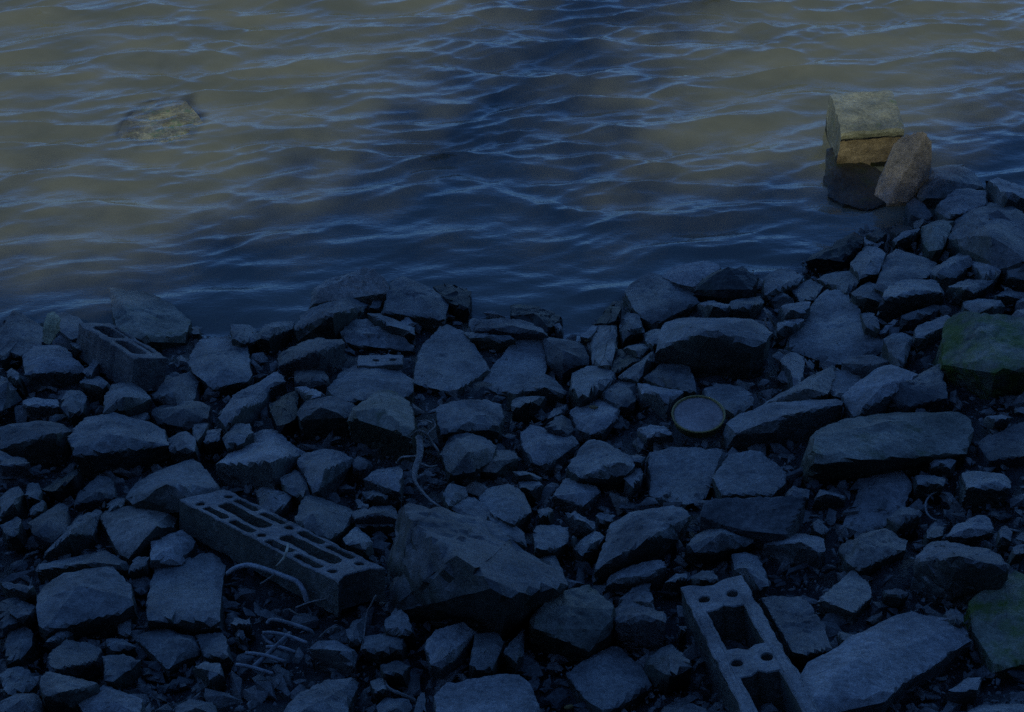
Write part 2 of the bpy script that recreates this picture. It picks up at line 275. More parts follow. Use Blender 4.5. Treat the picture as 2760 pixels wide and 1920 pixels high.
# tile | stone kind | back height | front height | outline | label
SPEC = '''
a0|g||50|0,760 130,640 270,600 370,560 270,660 130,790 40,880 0,900|long pale stone slanting up from the left edge at the waterline
a0|p||150|195,870 290,770 440,752 560,768 740,960 700,970 520,900 400,880 230,1010|humped boulder with a black underside, just below the pale yellow tuft
a0|d||70|500,480 560,460 700,520 770,600 740,690 620,690 500,600|dark square stone right of the pale yellow tuft at the water's edge
a0|g||20|620,740 690,725 820,780 780,800 690,800|thin grey flake between the tuft and the cracked hollow block
a0|m||130|970,250,.9 1150,330,.5 1330,310,.3 1520,420,.2 1690,565,.2 1620,690,.5 1290,700,.8 1160,430,1 1040,655,.5 1270,740,.2|big tilted slab leaning out of the water with a dark mossy left side
a0|g||50|1650,960 1700,800 1790,700 2000,690 2200,760 2240,1000 2180,1080 1880,1120 1790,980|broad dark grey stone right of the hollow block stranded at the waterline
a0|g||30|1690,590 1760,600 1790,690 1700,640|little pale stone at the right foot of the tilted mossy slab
a0|g||20|2040,570 2190,575 2290,640 2280,720 2110,740 2040,700|rough broken chunk with a hollow beside the lapping water
a0|g||60|930,1190 1000,1100 1110,1085 1230,1130 1330,1230 1240,1280 1100,1330 910,1350|blunt grey stone below the end of the waterline hollow block
a0|g||40|1080,1340 1190,1290 1320,1370 1230,1450|four sided grey stone tucked over the big left boulder
a0|d||50|1340,1210 1450,1070 1700,985 1750,1090 1720,1230 1590,1310 1540,1260 1420,1200|dark wedge stone below the broad dark stone at the left shore
a0|d||20|1330,1330 1420,1300 1540,1290 1600,1330 1750,1260 1860,1300 1830,1420 1650,1480 1400,1440|low dark broken stone in the hollow above the pair of small cubes
a0|p||80|1940,1400 2000,1280 2150,1150 2296,1090 2400,1110 2340,1250 2180,1330 2000,1470|pale sloping stone left of the deep black pocket
a0|p||100|190,1270 300,1225 500,1240 520,1300 400,1290 230,1300|small stone block with a pale top and dark front near the left edge
a0|g||40|540,1250 620,1150 700,1160 770,1220 730,1350 600,1370 540,1300|small blue grey cube right of the pale topped block
a0|g||30|0,1030 100,1060 130,1150 0,1170|small stone cut by the left edge, below the humped boulder
a0|g||40|60,1000 110,965 180,1020 150,1080 70,1050|round pebble left of the humped boulder's shadow
a0|p||10|740,1000 830,880 900,880 800,1030|upright pale sliver between humped boulder and hollow block
a0|g||30|700,1100 760,1040 880,1040 970,1100 880,1140|flat grey stone under the waterline hollow block
b0|g|1.1|130|0,150 300,100 560,150 630,215 400,275 180,370 0,345|long two toned slab cut by the left edge above the small boulder
b0|g||200|610,260 680,190 800,50 1000,60 1250,110 1450,190 1490,330 1150,320 880,270 760,400 640,390|largest dark fronted boulder of the left side, with a pale left cheek
b0|p||55|1480,280 1560,220 1650,215 1730,260 1720,385 1500,375|small pale cube right of the big dark fronted boulder
b0|g||40|1690,200 1740,130 1850,130 1830,230 1740,300|small stone touching the pale cube, upper right
b0|p||40|1830,200 1960,180 1940,290 1800,310|tiny pale block between the pale cube and the black pocket
b0|g||70|1970,270 2060,150 2200,140 2240,230 2130,310 2000,340|rounded stone above the large flat four sided stone
b0|d||170|0,420 220,440 260,500 0,510|low boulder cut by the left edge, dark fronted
b0|g||50|1110,800 1240,640 1470,530 1570,480 1660,450 1770,490 1880,640 1950,720 1700,830 1580,870 1220,870|broad blue grey stone behind the top end of the pierced block
b0|k||10|380,720 680,540 710,560 690,600 480,750|thin black plank-like slab under the big dark boulder
b0|d||50|650,860 700,720 830,680 870,610 1000,620 1010,780 870,820 700,850|dark arched stone left of the broad blue grey stone
b0|g||20|940,860 1020,790 1110,800 1090,880 950,920|walnut sized stone above the pale faced round rock
b0|b||30|880,960 1000,900 1220,880 1400,900 1560,930 1540,1040 1340,1180 1220,1240 1130,1310 1050,1270 1000,1120|rounded rock with a pale left face beside the pierced block's left end
b0|g|1|60|380,1290 560,1180 700,970 880,890 900,930 830,1010 820,1130 650,1200|pointed wedge stone propped over a black slot on the left
b0|d||30|250,1020 540,830 600,880 590,1080 450,1180 300,1130|dark triangular stone left of the propped wedge stone
b0|g||30|0,1040 150,960 190,990 150,1120 60,1140|flat grey stone at the left edge, level with the dark triangle
b0|g||60|0,800 90,710 170,710 210,750 130,850 0,960|smooth egg shaped stone cut by the left edge
b0|g||20|230,720 270,660 340,670 370,740 330,800 240,790|knobbly little stone right of the egg shaped one
b0|g||20|260,900 370,820 410,830 370,910 270,960|little oval stone above the dark triangular stone
b0|p||30|1320,1370 1350,1190 1480,1150 1610,1075 1740,1170 1700,1250 1560,1370|pale stone with a cracked top under the left end of the pierced block
b0|g||20|1130,1460 1200,1310 1320,1330 1280,1410|small three sided stone below the pale faced round rock
c0|g||110|310,290 520,260 880,215 930,150 1120,270 1090,295 1000,270 760,300 330,320|long thin slab with a bright top lying behind the big pale block
c0|g||190|330,540 430,430 860,290 980,280 1150,450 1170,640 1050,700 860,680 620,720 400,850 350,800|big pale block with an arched black shadow beneath it, lower left
c0|g||60|1300,740 1330,380 1400,290 1560,270 1860,180 1980,250 1970,420 1930,780 1700,790|large upright five sided stone left of the pierced block's shadow
c0|g||60|80,850 230,800 300,880 270,980 170,1100 40,1140 60,960|leaning oval stone near the lower left edge
c0|d||50|420,1100 500,980 620,930 790,950 900,1020 830,1130 480,1200|dark rounded stone beneath the big pale block
c0|g||30|920,950 980,920 1090,930 1200,1000 1000,1040|flat stone chip above the arrow shaped stone
c0|g||40|920,1080 1060,1060 1240,1120 1000,1300 920,1280|arrow shaped stone pointing right, lower left
c0|g||90|1190,920 1430,820 1600,880 1720,930 1770,1040 1640,1100 1490,1170 1350,1060|boat shaped stone in front of the large five sided stone
c0|g||40|0,430 150,440 290,460 280,510 50,480|thin stone edge left of the big pale block
c0|d||30|0,600 150,560 320,720 100,800 0,830|low dark slab cut by the left edge beside the big pale block
c0|p||10|380,970 560,830 640,860 470,940|thin pale shard in the big pale block's arched shadow
c0|b|1|60|350,1330 400,1215 860,1320 850,1350 590,1400 500,1470 390,1440|wedge stone with a pale left end and a bright upper edge, near the lower left
c0|g||40|0,1250 120,1170 260,1220 330,1320 200,1400 40,1420|rough speckled stone near the lower left corner
c0|g||50|0,1480 130,1410 330,1410 370,1500 350,1600 0,1600|smooth stone in the very lower left corner
c0|p||60|690,1500 900,1330 1090,1400 1250,1490 1240,1620 780,1620|pale tilted slab cut by the bottom edge, second stone from the left corner
c0|g||40|1710,1180 1800,1130 1940,1150 1970,1240 1880,1300|half buried stone left of the broken grille
c0|g||20|1730,890 1970,870 2020,960 2040,1080 1800,1080|muddy flat stone right of the boat shaped stone
c0|g||40|1540,1530 1680,1470 1900,1490 1920,1600 1560,1620|low hump of stone cut by the bottom edge below the grille
c0|p||20|2030,800 2080,745 2200,760 2210,800|pale curled flake below the bent pipe
c0|p||20|2070,870 2110,835 2150,850 2160,890 2110,910|pale marble sized pebble under the curled flake
c0|g||30|60,700 200,600 320,640 320,700 180,760|crumbly little stone against the left side of the big pale block
c0|g||30|1010,720 1150,720 1160,900 1050,880|narrow stone at the right foot of the big pale block
c0|g||20|1160,420 1290,330 1340,400 1290,520 1200,520|small stone in the gap between the two largest lower left stones
a1|b|.9|150|470,400,.6 500,250,.8 700,210,1 960,65,1.2 1050,90,1.2 1180,210,.8 1200,300,.6 1080,300,.5 900,330,.5 700,400,.4|tall half wet rock with a pale yellowish crest standing in the water
a1|g||50|340,600 400,500 750,340 840,310 990,400 950,450 850,430 560,580 370,640|long slab slanting up towards the pale crested rock
a1|g||90|1110,460,1 1200,210,1.2 1260,140,1.3 1540,240,1 1700,380,.9 1660,530,1 1560,470,1.05 1290,400,1.1|pointed pyramid shaped rock at the centre of the shoreline
a1|k||120|1560,240 1740,270 1850,250 1900,300 1880,420 1800,420 1690,370|jagged wet black rock right of the pyramid shaped rock
a1|g|||750,650,1 830,530,1 1000,520,1 1150,590,1 1420,780,.4 1390,810,.3 1230,730,.6 1100,640,.9 1060,760,.2 950,740,.3 820,740,.5|weathered creased rock with a long pale ridge below the pyramid rock
a1|g||30|980,480 1100,480 1390,600 1400,650 1300,640 1150,570|flat grey slab edge between the pyramid rock and the creased rock
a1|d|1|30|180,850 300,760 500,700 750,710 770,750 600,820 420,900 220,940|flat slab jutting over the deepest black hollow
a1|g||60|0,680 50,590 140,560 330,540 340,570 270,580 190,650 110,700|grey stone at the waterline just left of the long slanting slab
a1|g||20|1000,430 1050,340 1120,350 1090,430|small stone wedged left of the pyramid rock
a1|g||70|1400,880,1 1500,740,1 1660,580,1 1830,640,1.1 1940,790,1 2080,1000,.7 2000,1040,.6 1780,1180,.5 1560,1130,.4 1380,1090,.3@d/1095,838,.4 1150,770,.9 1190,735,1.2 1225,760,1 1222,850,.6 1130,885,.3 1080,862,.3|large saddle shaped rock with two humps in the middle of the bank
a1|g|.8|110|1840,640 2100,650 2290,700 2150,725 1900,700|flat slab wedged behind the saddle of the two humped rock
a1|g||60|620,1170 750,1000 900,950 1180,940 1380,1060 1370,1170 1250,1250 1140,1170 800,1250|wide smooth stone directly behind the domed boulder
a1|m||300|820,1390 900,1280 1080,1160 1200,1155 1330,1230 1420,1430 1370,1560 1200,1330 1010,1330|domed boulder with a pale crown and dark greenish front
a1|g||190|370,1340 440,1250 600,1210 850,1270 880,1290 800,1380 600,1390 400,1420|grey cube shaped boulder left of the domed boulder
a1|g||40|1600,1330 1640,1290 2030,1245 2160,1290 2180,1400 2140,1500 1650,1530 1610,1440|oblong flat topped stone right of the domed boulder
a1|p||30|0,1110 170,990 240,1040 260,1080 80,1160|pale flat stone left of the black pocket
a1|p||60|320,1130 450,1130 620,1190 500,1220 400,1160|thin pale chip over the black pocket
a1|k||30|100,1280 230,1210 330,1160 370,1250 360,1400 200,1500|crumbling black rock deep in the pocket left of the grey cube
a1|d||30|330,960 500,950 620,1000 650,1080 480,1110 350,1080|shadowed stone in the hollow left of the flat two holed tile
b0|p||120|1920,500 2100,350 2220,250 2320,190 2440,210 2700,390 2600,480 2440,590 2330,620 2200,600|large flat four sided stone above the pierced block
b1|p||170|380,450 450,390 620,370 780,400 850,450 680,530 560,720 500,730 430,600|rounded stone with a broad pale top right of the large four sided one
b1|g||20|210,620 360,540 430,600 470,740 400,790 260,720|small stone fitted between the four sided and the pale topped stones
b1|p||20|0,730 50,700 340,760 260,860 130,940 50,900|thin triangular stone resting on the pierced block's back edge
b1|g||40|350,990 430,780 500,775 860,900 880,960 820,1020 680,1050 630,1170 370,1040|angular stone leaning on the middle of the pierced block
b1|p||30|950,620 1060,550 1230,520 1300,540 1270,730 1200,730|bright triangular stone left of the tangled root
b1|g||20|930,740 1020,720 1170,780 1130,810 980,800|flat pebble under the bright triangular stone
b1|g||15|870,800 900,800 1010,860 920,885|tiny shard left below the flat pebble
b1|d||16|830,920 1060,870 1220,870 1260,975 1100,985 880,985|thin dark slate lying left of the great central boulder
b1|g||12|860,1010 1230,1005 1200,1040 900,1045|narrow lower slate showing under the thin dark slate
b1|g||30|760,1150 880,1050 960,1110 1030,1190 960,1260 800,1210|lone knobbly stone in the black gap by the pierced block's right end
d|g||150|905,1130,.8 1000,1143,.8 1100,1175,.7 1180,1235,.7 1268,1308,.6 1110,1318,1 1020,1245,1.05 930,1172,1 870,1290,0 880,1370,0 1000,1400,0 1090,1412,0 1190,1400,0|great central boulder with a flat pale top and rough brown left face
d|g||8|1005,1135 1020,1115 1065,1118 1110,1150 1170,1190 1180,1225 1120,1190|long ridge shaped stone behind the great central boulder
b1|g||30|1650,420 1720,210 1850,190 2000,240 2130,340 2100,400 1960,400 1930,560 1700,600|rounded stone right of the tangled root
b1|b||20|1950,460 2000,380 2280,370 2310,450 2100,560 1960,550|brownish stone overlapping the rounded one right of the root
d|g||16|1075,1120 1095,1095 1140,1085 1180,1110 1187,1150 1150,1175 1110,1160|smooth ball shaped stone above the great central boulder's ridge
b1|g||20|1640,760 1720,670 1850,700 1870,780 1700,870|small stone between the root and the ridge shaped stone
b1|g||10|1780,600 1940,550 1980,590 1830,640|pale sliver below the rounded stone right of the root
b1|d||40|840,480 900,420 980,460 1040,520 960,560 870,540|dark stone under the domed boulder's front
a2|g|.8|120|1000,280,1 1060,210,1 1210,115,1.1 1390,150,1.1 1600,280,.7 1640,380,.6 1400,420,1 1260,580,.6 1140,500,.8 1070,420,.9|big two faced rock, pale on the left, dark on the right, at the right shoreline
a2|p||10|1320,150 1450,60 1720,15 1860,60 1800,130 1640,250 1480,220|pale smooth slab awash just behind the black domed lump
a2|p|.8|70|1640,385 1780,368 1920,400 1900,440 1790,440|pale edged stone in front of the black domed lump
a2|g|.8|90|1920,400 2060,340 2200,325 2230,380 2200,420 2150,440 1950,450|angular stone right of the pale edged one, below the black domed lump
a2|g|1|250|1350,560 1480,525 1700,555 1900,555 2110,520 2180,570 2280,660 2240,730 2130,780 1900,810 1650,810 1500,790 1300,770 1370,660|massive flat topped slab with a deep dark front, right of centre
a2|g||50|960,520 1010,475 1080,475 1150,560 1170,620 1080,640 990,690 960,640|upright stone left of the massive flat topped slab
a2|g||40|1160,660 1260,610 1370,640 1350,720 1240,760 1180,720|rounded stone touching the massive slab's left end
a2|b||30|690,620 870,565 930,700 930,770 860,940 720,930 680,800 720,700|rough brownish pitted rock at the head of the little inlet
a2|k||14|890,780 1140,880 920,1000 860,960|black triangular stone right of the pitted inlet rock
a2|g||20|940,1040 1120,900 1250,800 1260,900 1120,1060|smooth grey stone running down from the massive slab's left end
a2|g||16|1160,1060 1350,880 1550,870 1590,1000 1630,1170 1500,1160 1300,1110|flat triangular stone in the massive slab's shadow
a2|g||70|510,1130 540,1000 680,945 900,990 920,1040 750,1100 700,1200 600,1220|broad stone with a pale crown below the inlet rock
a2|d||60|720,1130 850,1060 1100,1080 1110,1180 1080,1280 950,1300 740,1180|dark rounded stone left of the white topped slab
a2|p|.9|120|1100,1090 1520,1170 1370,1270 1290,1235 1150,1190|white topped slab behind the round tub
a2|p||60|500,1340 740,1210 950,1330 930,1400 800,1520 700,1540 560,1430|peaked pale rock with a bright fleck, left of the round tub
a2|d||20|300,1470 440,1370 520,1420 560,1500 480,1560|dark pyramid shaped stone at the left foot of the peaked pale rock
a2|p||10|280,1430 370,1330 490,1290 500,1310 370,1400|thin pale splinter left of the peaked pale rock
a2|g||90|80,1120 230,1010 370,1060 480,1170 440,1200 300,1120 120,1170|hump backed stone right of the saddle shaped rock
a2|g||60|0,1250 150,1210 300,1210 240,1290 0,1330|low flat stone under the hump backed stone
a2|g||30|1670,1170 1820,1100 2000,1100 2140,1200 2130,1290 1980,1380 1900,1290|grey stone with a dark notch upper right of the round tub
a2|p||30|1110,1500 1230,1460 1380,1490 1430,1555 1200,1580|bright pale stone at the lower left of the round tub
a2|p||10|370,575 420,560 470,640 420,625|small pale pebble at the water's edge in the inlet
a2|k||14|0,400 170,410 300,450 440,500 400,560 320,620 150,560 0,500|weedy black rock lying flat in the shallows of the inlet
a2|d||10|-250,530 0,520 170,560 330,660 150,610 0,650 -300,620|wet shelf of rock left of the weedy black rock
a2|k||50|720,570 850,450 900,380 960,370 950,500 880,560|black splintered stone at the right side of the inlet mouth
a2|g||16|600,680 700,590 770,590 690,700|slim grey stone on the inlet's right bank
a2|d||6|260,690 500,710 650,760 680,900 450,980 330,900|low muddy stone face at the head of the inlet
a2|g||30|960,800 1060,760 1150,740 1240,770 1130,860|small stone between the black triangle and the massive slab
a2|g||30|-50,1170 60,1090 100,1150 40,1200|chip of stone at the base of the saddle shaped rock
a3|g||40|0,160 120,90 240,80 340,150 300,220 180,250 60,320 0,300|rounded stone just right of the black domed lump
a3|g||40|470,180 560,120 700,140 800,100 870,150 800,230 740,290 640,240|knuckle shaped grey stone on the upper right bank
a3|g||20|240,270 400,180 520,230 450,340 330,370|grey stone between the rounded one and the knuckle shaped one
a3|g||120|770,300 930,185 1060,290 1030,370 900,350 820,340|upright egg shaped stone left of the loaf shaped boulder
a3|g||200|1035,350 1100,230 1270,180 1510,180 1600,290 1480,265 1250,285 1100,335|loaf shaped boulder with a pale top on the right bank
d|g|.7|36|1965,640 1985,580 2010,563 2080,580 2105,590 2080,620 2040,640 2000,655|blocky pale grey rock behind the loaf shaped boulder
d|g|.9|24|2085,605 2150,568 2190,570 2160,610 2130,630 2090,625|sloping stone left of the small oblong block, upper right
d|p||14|2160,578 2195,560 2245,605 2240,618 2210,622|small oblong block tilted over a black gap, upper right
d|g|.8|40|2125,540 2150,480 2215,458 2275,460 2300,500 2300,590 2230,590 2190,560|biggest rock of the upper right bank, cut by the frame's edge
d|g||20|2250,595 2275,568 2310,565 2320,620 2262,622|rounded stone at the right edge below the biggest upper right rock
a3|g||50|1620,240 1800,175 1900,190 2050,180 1960,250 1850,300 1730,270|low lumpy stone right of the loaf shaped boulder
a3|g||50|1760,380 1930,335 2110,370 2120,400 2000,480 1870,480 1770,430|grey stone directly behind the green topped boulder
a3|g||40|2020,330 2110,280 2296,290 2340,340 2140,345|flat stone at the right edge above the green boulder
a3|p||70|1330,620 1350,580 1650,490 1600,600 1450,640 1400,700 1340,690|pale wedge leaning on the green boulder's left side
a3|G||340|1580,620,.75 1640,520,.9 1830,455,1.15 2000,540,1 2110,590,.95 2450,590,.9 2450,980,.8 2110,960,.85 1900,900,.8 1590,930,.5|large green algae covered boulder at the right edge, mid height
a3|g|1|60|160,720,.5 340,560,.9 420,400,1 570,260,1.3 640,250,1.4 740,320,1.3 820,500,1.1 1030,680,.6 1050,740,.5 1000,790,.4 780,850,.3 640,940,0 470,820,.1 230,800,.3|tall grey rock rising to a point, left of the green boulder
a3|p||20|130,420 200,400 400,370 400,430 340,490 180,500|pale flat stone behind the pointed grey rock
a3|p||30|130,560 330,500 350,540 240,600 110,650|pale splinter at the left foot of the pointed grey rock
a3|p||10|1010,640 1150,520 1190,530 1060,670|short pale rod of stone right of the pointed grey rock
a3|g||40|1060,710 1150,650 1240,645 1320,690 1280,780 1240,930 1150,930 1120,800|round knobbly stone between the pointed rock and green boulder
a3|d||40|680,920 760,860 980,840 1120,900 1040,950 950,1000 800,970|dark stone wedged under the pointed grey rock
a3|p||70|700,1200 880,1110 990,960 1080,930 1200,950 1360,1020 1280,1100 1090,1130 1000,1240 900,1330 820,1370 760,1300|long pale slab running down to the left from below the green boulder
a3|d||20|1030,1190 1160,1140 1400,1020 1560,920 1570,1100 1600,1220 1300,1300 1100,1260|dark rough stone between the long pale slab and the green boulder
d|p|1|40|1625,955 1660,930 1720,905 1890,895 1885,908 1800,940 1740,968 1640,975|long light slab with a black undercut right of the round tub
a3|b||20|0,1270 280,1110 480,1040 640,940 500,1100 560,1190 420,1230 200,1240|brown leaning stone behind the long light slab
a3|p||20|130,890 230,820 340,850 350,950 330,1100 270,1110 240,960|pale stump shaped stone left of the dark gap under the pointed rock
a3|g||20|530,1100 600,1000 800,970 870,1060 800,1160 640,1210|dull grey stone enclosed by the pale slabs on the right
d|m|1|55|1805,1000,1.3 1830,970,1.2 1900,940,1.1 2000,925,1 2090,922,.9 2170,930,.8 2180,960,.7 2165,1018,.5 2100,1020,.55 1960,1018,.8 1870,1012,1.1 1830,1025,1.2|long heavy slab with a mossy left end and black space beneath
d|d||25|2190,990 2310,940 2320,1020 2220,1030|dark slab cut by the right edge beside the long heavy slab
a3|p||10|1950,1385 2100,1375 2200,1400 2060,1420|bright thin flake under the green boulder's shadow
a3|g||20|850,480 930,470 1010,530 1020,620 900,600|small stone behind the pointed rock's right shoulder
a3|d||20|1200,500 1380,450 1500,400 1580,410 1450,490 1250,540|dark ledge under the loaf shaped boulder
b2|p||30|80,220 150,145 380,240 560,250 590,310 300,520 170,470 90,330|kite shaped pale stone near the middle of the bank
b2|g||30|510,560 600,360 700,285 850,320 1050,430 1080,520 1020,580 860,620 560,620|rounded five sided stone right of the kite shaped one
b2|g||20|1030,430 1100,410 1180,440 1140,480 1050,480|small chip above the egg pale pebble
b2|p||30|1000,590 1050,535 1130,530 1160,580 1130,650 1070,680 1010,650|round pale pebble between two squarish stones
b2|g|1|70|1210,400,1.5 1420,345,1.5 1880,370,1.3 1860,420,1.2 1690,450,1.2 1710,780,.3 1500,870,0 1220,800,.1|squarish stone with ragged bright top edge at centre right
d|g|1|25|1600,1070 1640,1015 1700,1010 1760,1060 1765,1080 1730,1108 1620,1108|rhombus shaped stone right of the squarish ragged one
d|d|1.6|50|1585,1120 1805,1112 1803,1125 1760,1200 1640,1185 1580,1160|upright dark slab face with a bright straight top edge
b2|p||20|360,780 470,630 760,700 790,740 700,800 620,870|small pale trapezoid stone below the five sided one
b2|g|1|30|740,1430 820,1180 950,980 1180,930 1290,900 1500,870 1570,960 1440,1160 1330,1240 1130,1340 900,1410|flaky slanting slab split into layers, centre right
b2|p||40|840,1560 870,1470 1100,1380 1310,1330 1370,1400 1250,1490 1080,1550|smooth slab lying parallel under the flaky slanting one
b2|g||60|1540,1240 1640,1110 1820,1020 1970,1030 2150,1180 2050,1230 1800,1280 1640,1280|low domed stone in front of the upright dark slab face
b2|g||20|190,1100 230,1040 500,1050 500,1180 380,1260 210,1250|flat square stone right behind the great central boulder
b2|g||25|530,1230 730,1090 830,1140 740,1240 620,1310|small block beside a white pebble, right of the central boulder
b2|p||14|470,930 560,920 720,1020 740,1080 680,1080|narrow pale splinter above the small block
b2|g||20|740,950 830,920 910,950 880,1000 780,1000|little oval stone right of the narrow splinter
b2|g||10|0,1030 60,1060 110,1130 60,1160 0,1150|small dark chip on the great central boulder's ridge
b2|g||30|190,1320 330,1260 400,1340 480,1540 430,1580 300,1400|stone leaning against the great central boulder's right end
b2|p||10|515,1150 545,1130 575,1145 570,1175 535,1180|tiny white pebble shining in the grit right of centre
b2|g||14|0,560 120,560 270,620 230,640 60,600|thin stone below the kite shaped pale stone
b2|g||16|230,910 330,870 370,900 320,960 240,970|bean shaped stone below the trapezoid stone
b2|g||16|60,650 200,640 270,680 160,740 70,720|dull stone left of the trapezoid stone
b3|p||12|190,760 260,690 400,730 390,800 220,800|pale chip resting on the dark slab's right corner
b3|p||30|640,1160,0 820,780,.5 990,500,1.2 1100,490,1.3 1230,550,1.2 1310,660,1 1240,860,.5 1120,1000,.1 1060,1040,0 930,740,1.3|tall tooth shaped stone with a pale slanting left edge, right side
b3|g||60|1330,600 1500,600 1600,630 1580,690 1360,680|small oblong stone right of the tooth shaped one
b3|g||160|1740,570 1900,560 2170,620 2170,720 1960,700 1790,710|square stone with a black front under the right end of the heavy slab
b3|g||20|1090,980 1220,870 1400,910 1380,950 1200,1040|small pale stone at the right foot of the tooth shaped one
b3|p||60|1600,1140 1680,1040 1880,950 1950,950 2030,1070 2010,1100 1780,1140|wedge shaped pale stone above the brick shaped one
b3|g||20|1430,1080 1520,1010 1590,1060 1570,1140 1450,1150|small rounded stone left of the wedge shaped pale one
b3|p|.8|300|1350,1330 1460,1170 1560,1165 2000,1270 2180,1390 2130,1440 1930,1430 1750,1400 1560,1350 1360,1360|brick shaped stone with a bright top and dark pitted front, right side
b3|b||150|670,1240 860,1120 1060,1060 1230,1160 1250,1250 1100,1250 1000,1320 850,1420 740,1390|rough crumbly rock between the tooth stone and the brick shaped stone
b3|p|.8|110|0,1180 200,1110 380,1120 540,1160 550,1240 500,1300 400,1200 200,1210 0,1220|smooth stone with a bright rounded top above the second hollow block
c3|b||120|490,570 780,325 850,370 920,450 950,540 880,620 800,700 660,600 560,580|leaning squarish stone with a warm left edge, right of the second hollow block
b3|g||20|2080,1060 2130,1030 2190,1100 2180,1180 2090,1170|small stone near the right edge above the brick shaped one
b3|g||20|420,1020 480,980 570,1080 520,1130 440,1080|little dark stone in the gap left of the tooth stone
b3|g||40|450,800 490,720 730,780 700,800 500,780|bracket shaped stone in the heavy slab's black shadow
b3|g||16|2200,1250 2290,1200 2320,1280 2210,1310|small stone at the right edge beside the brick shaped one
b3|g||16|1440,430 1600,470 1700,460 1640,540 1480,530|pale flake under the heavy slab's right half
c1|p||90|480,1020 550,950 690,930 890,1040 860,1170 730,1110|pale lozenge stone casting a black shadow right of the grille
c1|g||16|790,850 880,760 960,720 960,850 930,960 830,960|small grey stone under the dark end of the pierced block
c1|g||20|1140,760 1240,650 1340,720 1400,860 1280,880 1150,860|peaked muddy stone left of the great central boulder's foot
c1|p||50|1500,960 1620,830 1820,770 1960,860 1830,890 1750,1120 1640,1190 1540,1150|rounded pale stone under the great central boulder
c1|g||40|1940,880 2130,890 2190,960 2130,1050 2090,1200 1880,1190|upright narrow stone right of the rounded pale one, bottom centre
c1|g||50|210,1600 400,1380 600,1290 880,1290 760,1400 720,1500 780,1630 230,1630|broad rock cut by the bottom edge, below the pale lozenge stone
d|p|.9|60|975,1560 1000,1532 1160,1512 1188,1535 1215,1620 990,1630|large flat slab cut by the bottom edge left of the mossy cube
c1|g||40|1070,1520 1150,1450 1350,1460 1390,1560 1350,1610 1080,1610|rounded stone at the bottom edge left of the large flat slab
c1|g||30|1410,1450 1490,1400 1510,1600 1400,1600|narrow stone squeezed beside the large flat slab
c2|g||30|-80,1040 20,960 110,830 100,1080 30,1160|slim stone left of the mossy fronted cube
c1|g||14|960,900 1180,880 1320,940 1280,1040 1080,1060 950,1020|flat muddy stone in the middle of the lower hollow
c1|g||20|1100,1160 1250,1110 1360,1170 1290,1240 1130,1230|low muddy stone below the flat muddy one
c1|g||30|1000,1300 1120,1280 1160,1380 1050,1400|small stone by the buried root at the bottom
c2|m|1|240|160,780,1 240,630,1.1 290,560,1.1 500,455,1.15 680,455,1.15 910,650,1.05 870,720,1 860,850,.9 680,1040,.6 480,940,.7 400,870,.85 200,830,.95|large cube shaped stone with a mossy dark left front, bottom centre
c2|d||260|850,730 960,620 1080,610 1370,700 1350,780 1250,760 950,780|dark rough stone between the mossy cube and the second hollow block
c2|g||80|1180,1080 1390,965 1480,1030 1600,1150 1400,1260 1350,1250 1200,1160|small square topped stone left of the second hollow block
c2|g||90|490,1240 550,1180 880,990 960,1010 1150,1190 1230,1350 950,1520 800,1600 580,1360|square flagstone standing on its corner in front of the mossy cube
c2|g||24|1310,1560 1400,1510 1550,1485 1740,1560 1740,1650 1310,1650|rounded stone cut by the bottom edge beside the second hollow block
c2|g||30|1580,380 1650,330 1780,330 1830,400 1760,450 1620,460|oval stone resting at the top corner of the second hollow block
c2|p||30|1950,190 2060,160 2170,200 2290,420 2250,480 2150,430 1970,320|slanting pale stone above the second hollow block
c2|g||20|1350,430 1450,350 1550,350 1540,400 1420,440|finger shaped stone left of the second hollow block's top corner
c2|g||30|940,590 1080,480 1200,440 1240,540 1260,640 1080,600|jagged small stone behind the dark rough stone
c2|p||12|1470,850 1500,815 1550,810 1540,840 1490,860|white chip in the dark gap left of the second hollow block
c3|g||50|-20,560 300,560 400,640 560,900 600,1010 380,1060 250,1040 100,780|rough eroded slab lying along the second hollow block
c3|p||240|300,1300 400,1130 500,1080 680,1060 800,900 1000,790 1280,690 1450,710 1650,800 1790,900 1700,950 1500,1010 1380,1110 1240,1280 1080,1440 900,1470 520,1480 440,1580 330,1560|largest pale slab of the lower right corner, broad and flat
c3|G||180|1820,600,.7 2000,460,.9 2150,340,1 2300,340,1 2450,500,1 2450,1100,.6 2050,1180,.4 1990,1060,.5 1850,850,.6|green topped boulder cut by the right edge, lower right
c3|p||10|1640,1380 1800,1270 1930,1260 1880,1380 1760,1410|rough flake lying in the shadow below the largest pale slab
c3|g||16|650,880 700,870 820,890 740,960 700,950|small stone left of the largest pale slab's upper end
c3|g||14|1060,490 1200,480 1280,530 1220,560 1080,540|thin stone under the dark pitted front of the brick shaped stone
c3|g||30|1590,700 1650,660 1760,700 1760,790 1660,780|small round stone between the brick stone and the green topped boulder
c3|g||20|1740,1600 1900,1520 2200,1490 2400,1500 2400,1640|low stone in the very lower right corner
z|t||300|970,1000,.1 1070,760,.85 1150,550,1.4 1350,450,1.75 1440,460,1.75 1475,520,1.55 1480,690,1.05 1380,830,.65 1260,1060,.1 1100,1080,.1|tall leaning stone with a pinkish tip beside the squared concrete lump
z|g|.9|90|1360,990 1480,770 1720,735 1850,820 1950,930 1700,985 1600,1035 1380,1030|smooth domed stone right of the tall leaning stone
z|p||50|1520,1110 1700,970 1960,970 1980,1080 1880,1130 1650,1190|pale angular stone in front of the smooth domed one
d|p|.9|45|2215,405 2235,398 2310,428 2310,450 2225,422|pale topped block with a black front at the upper right edge
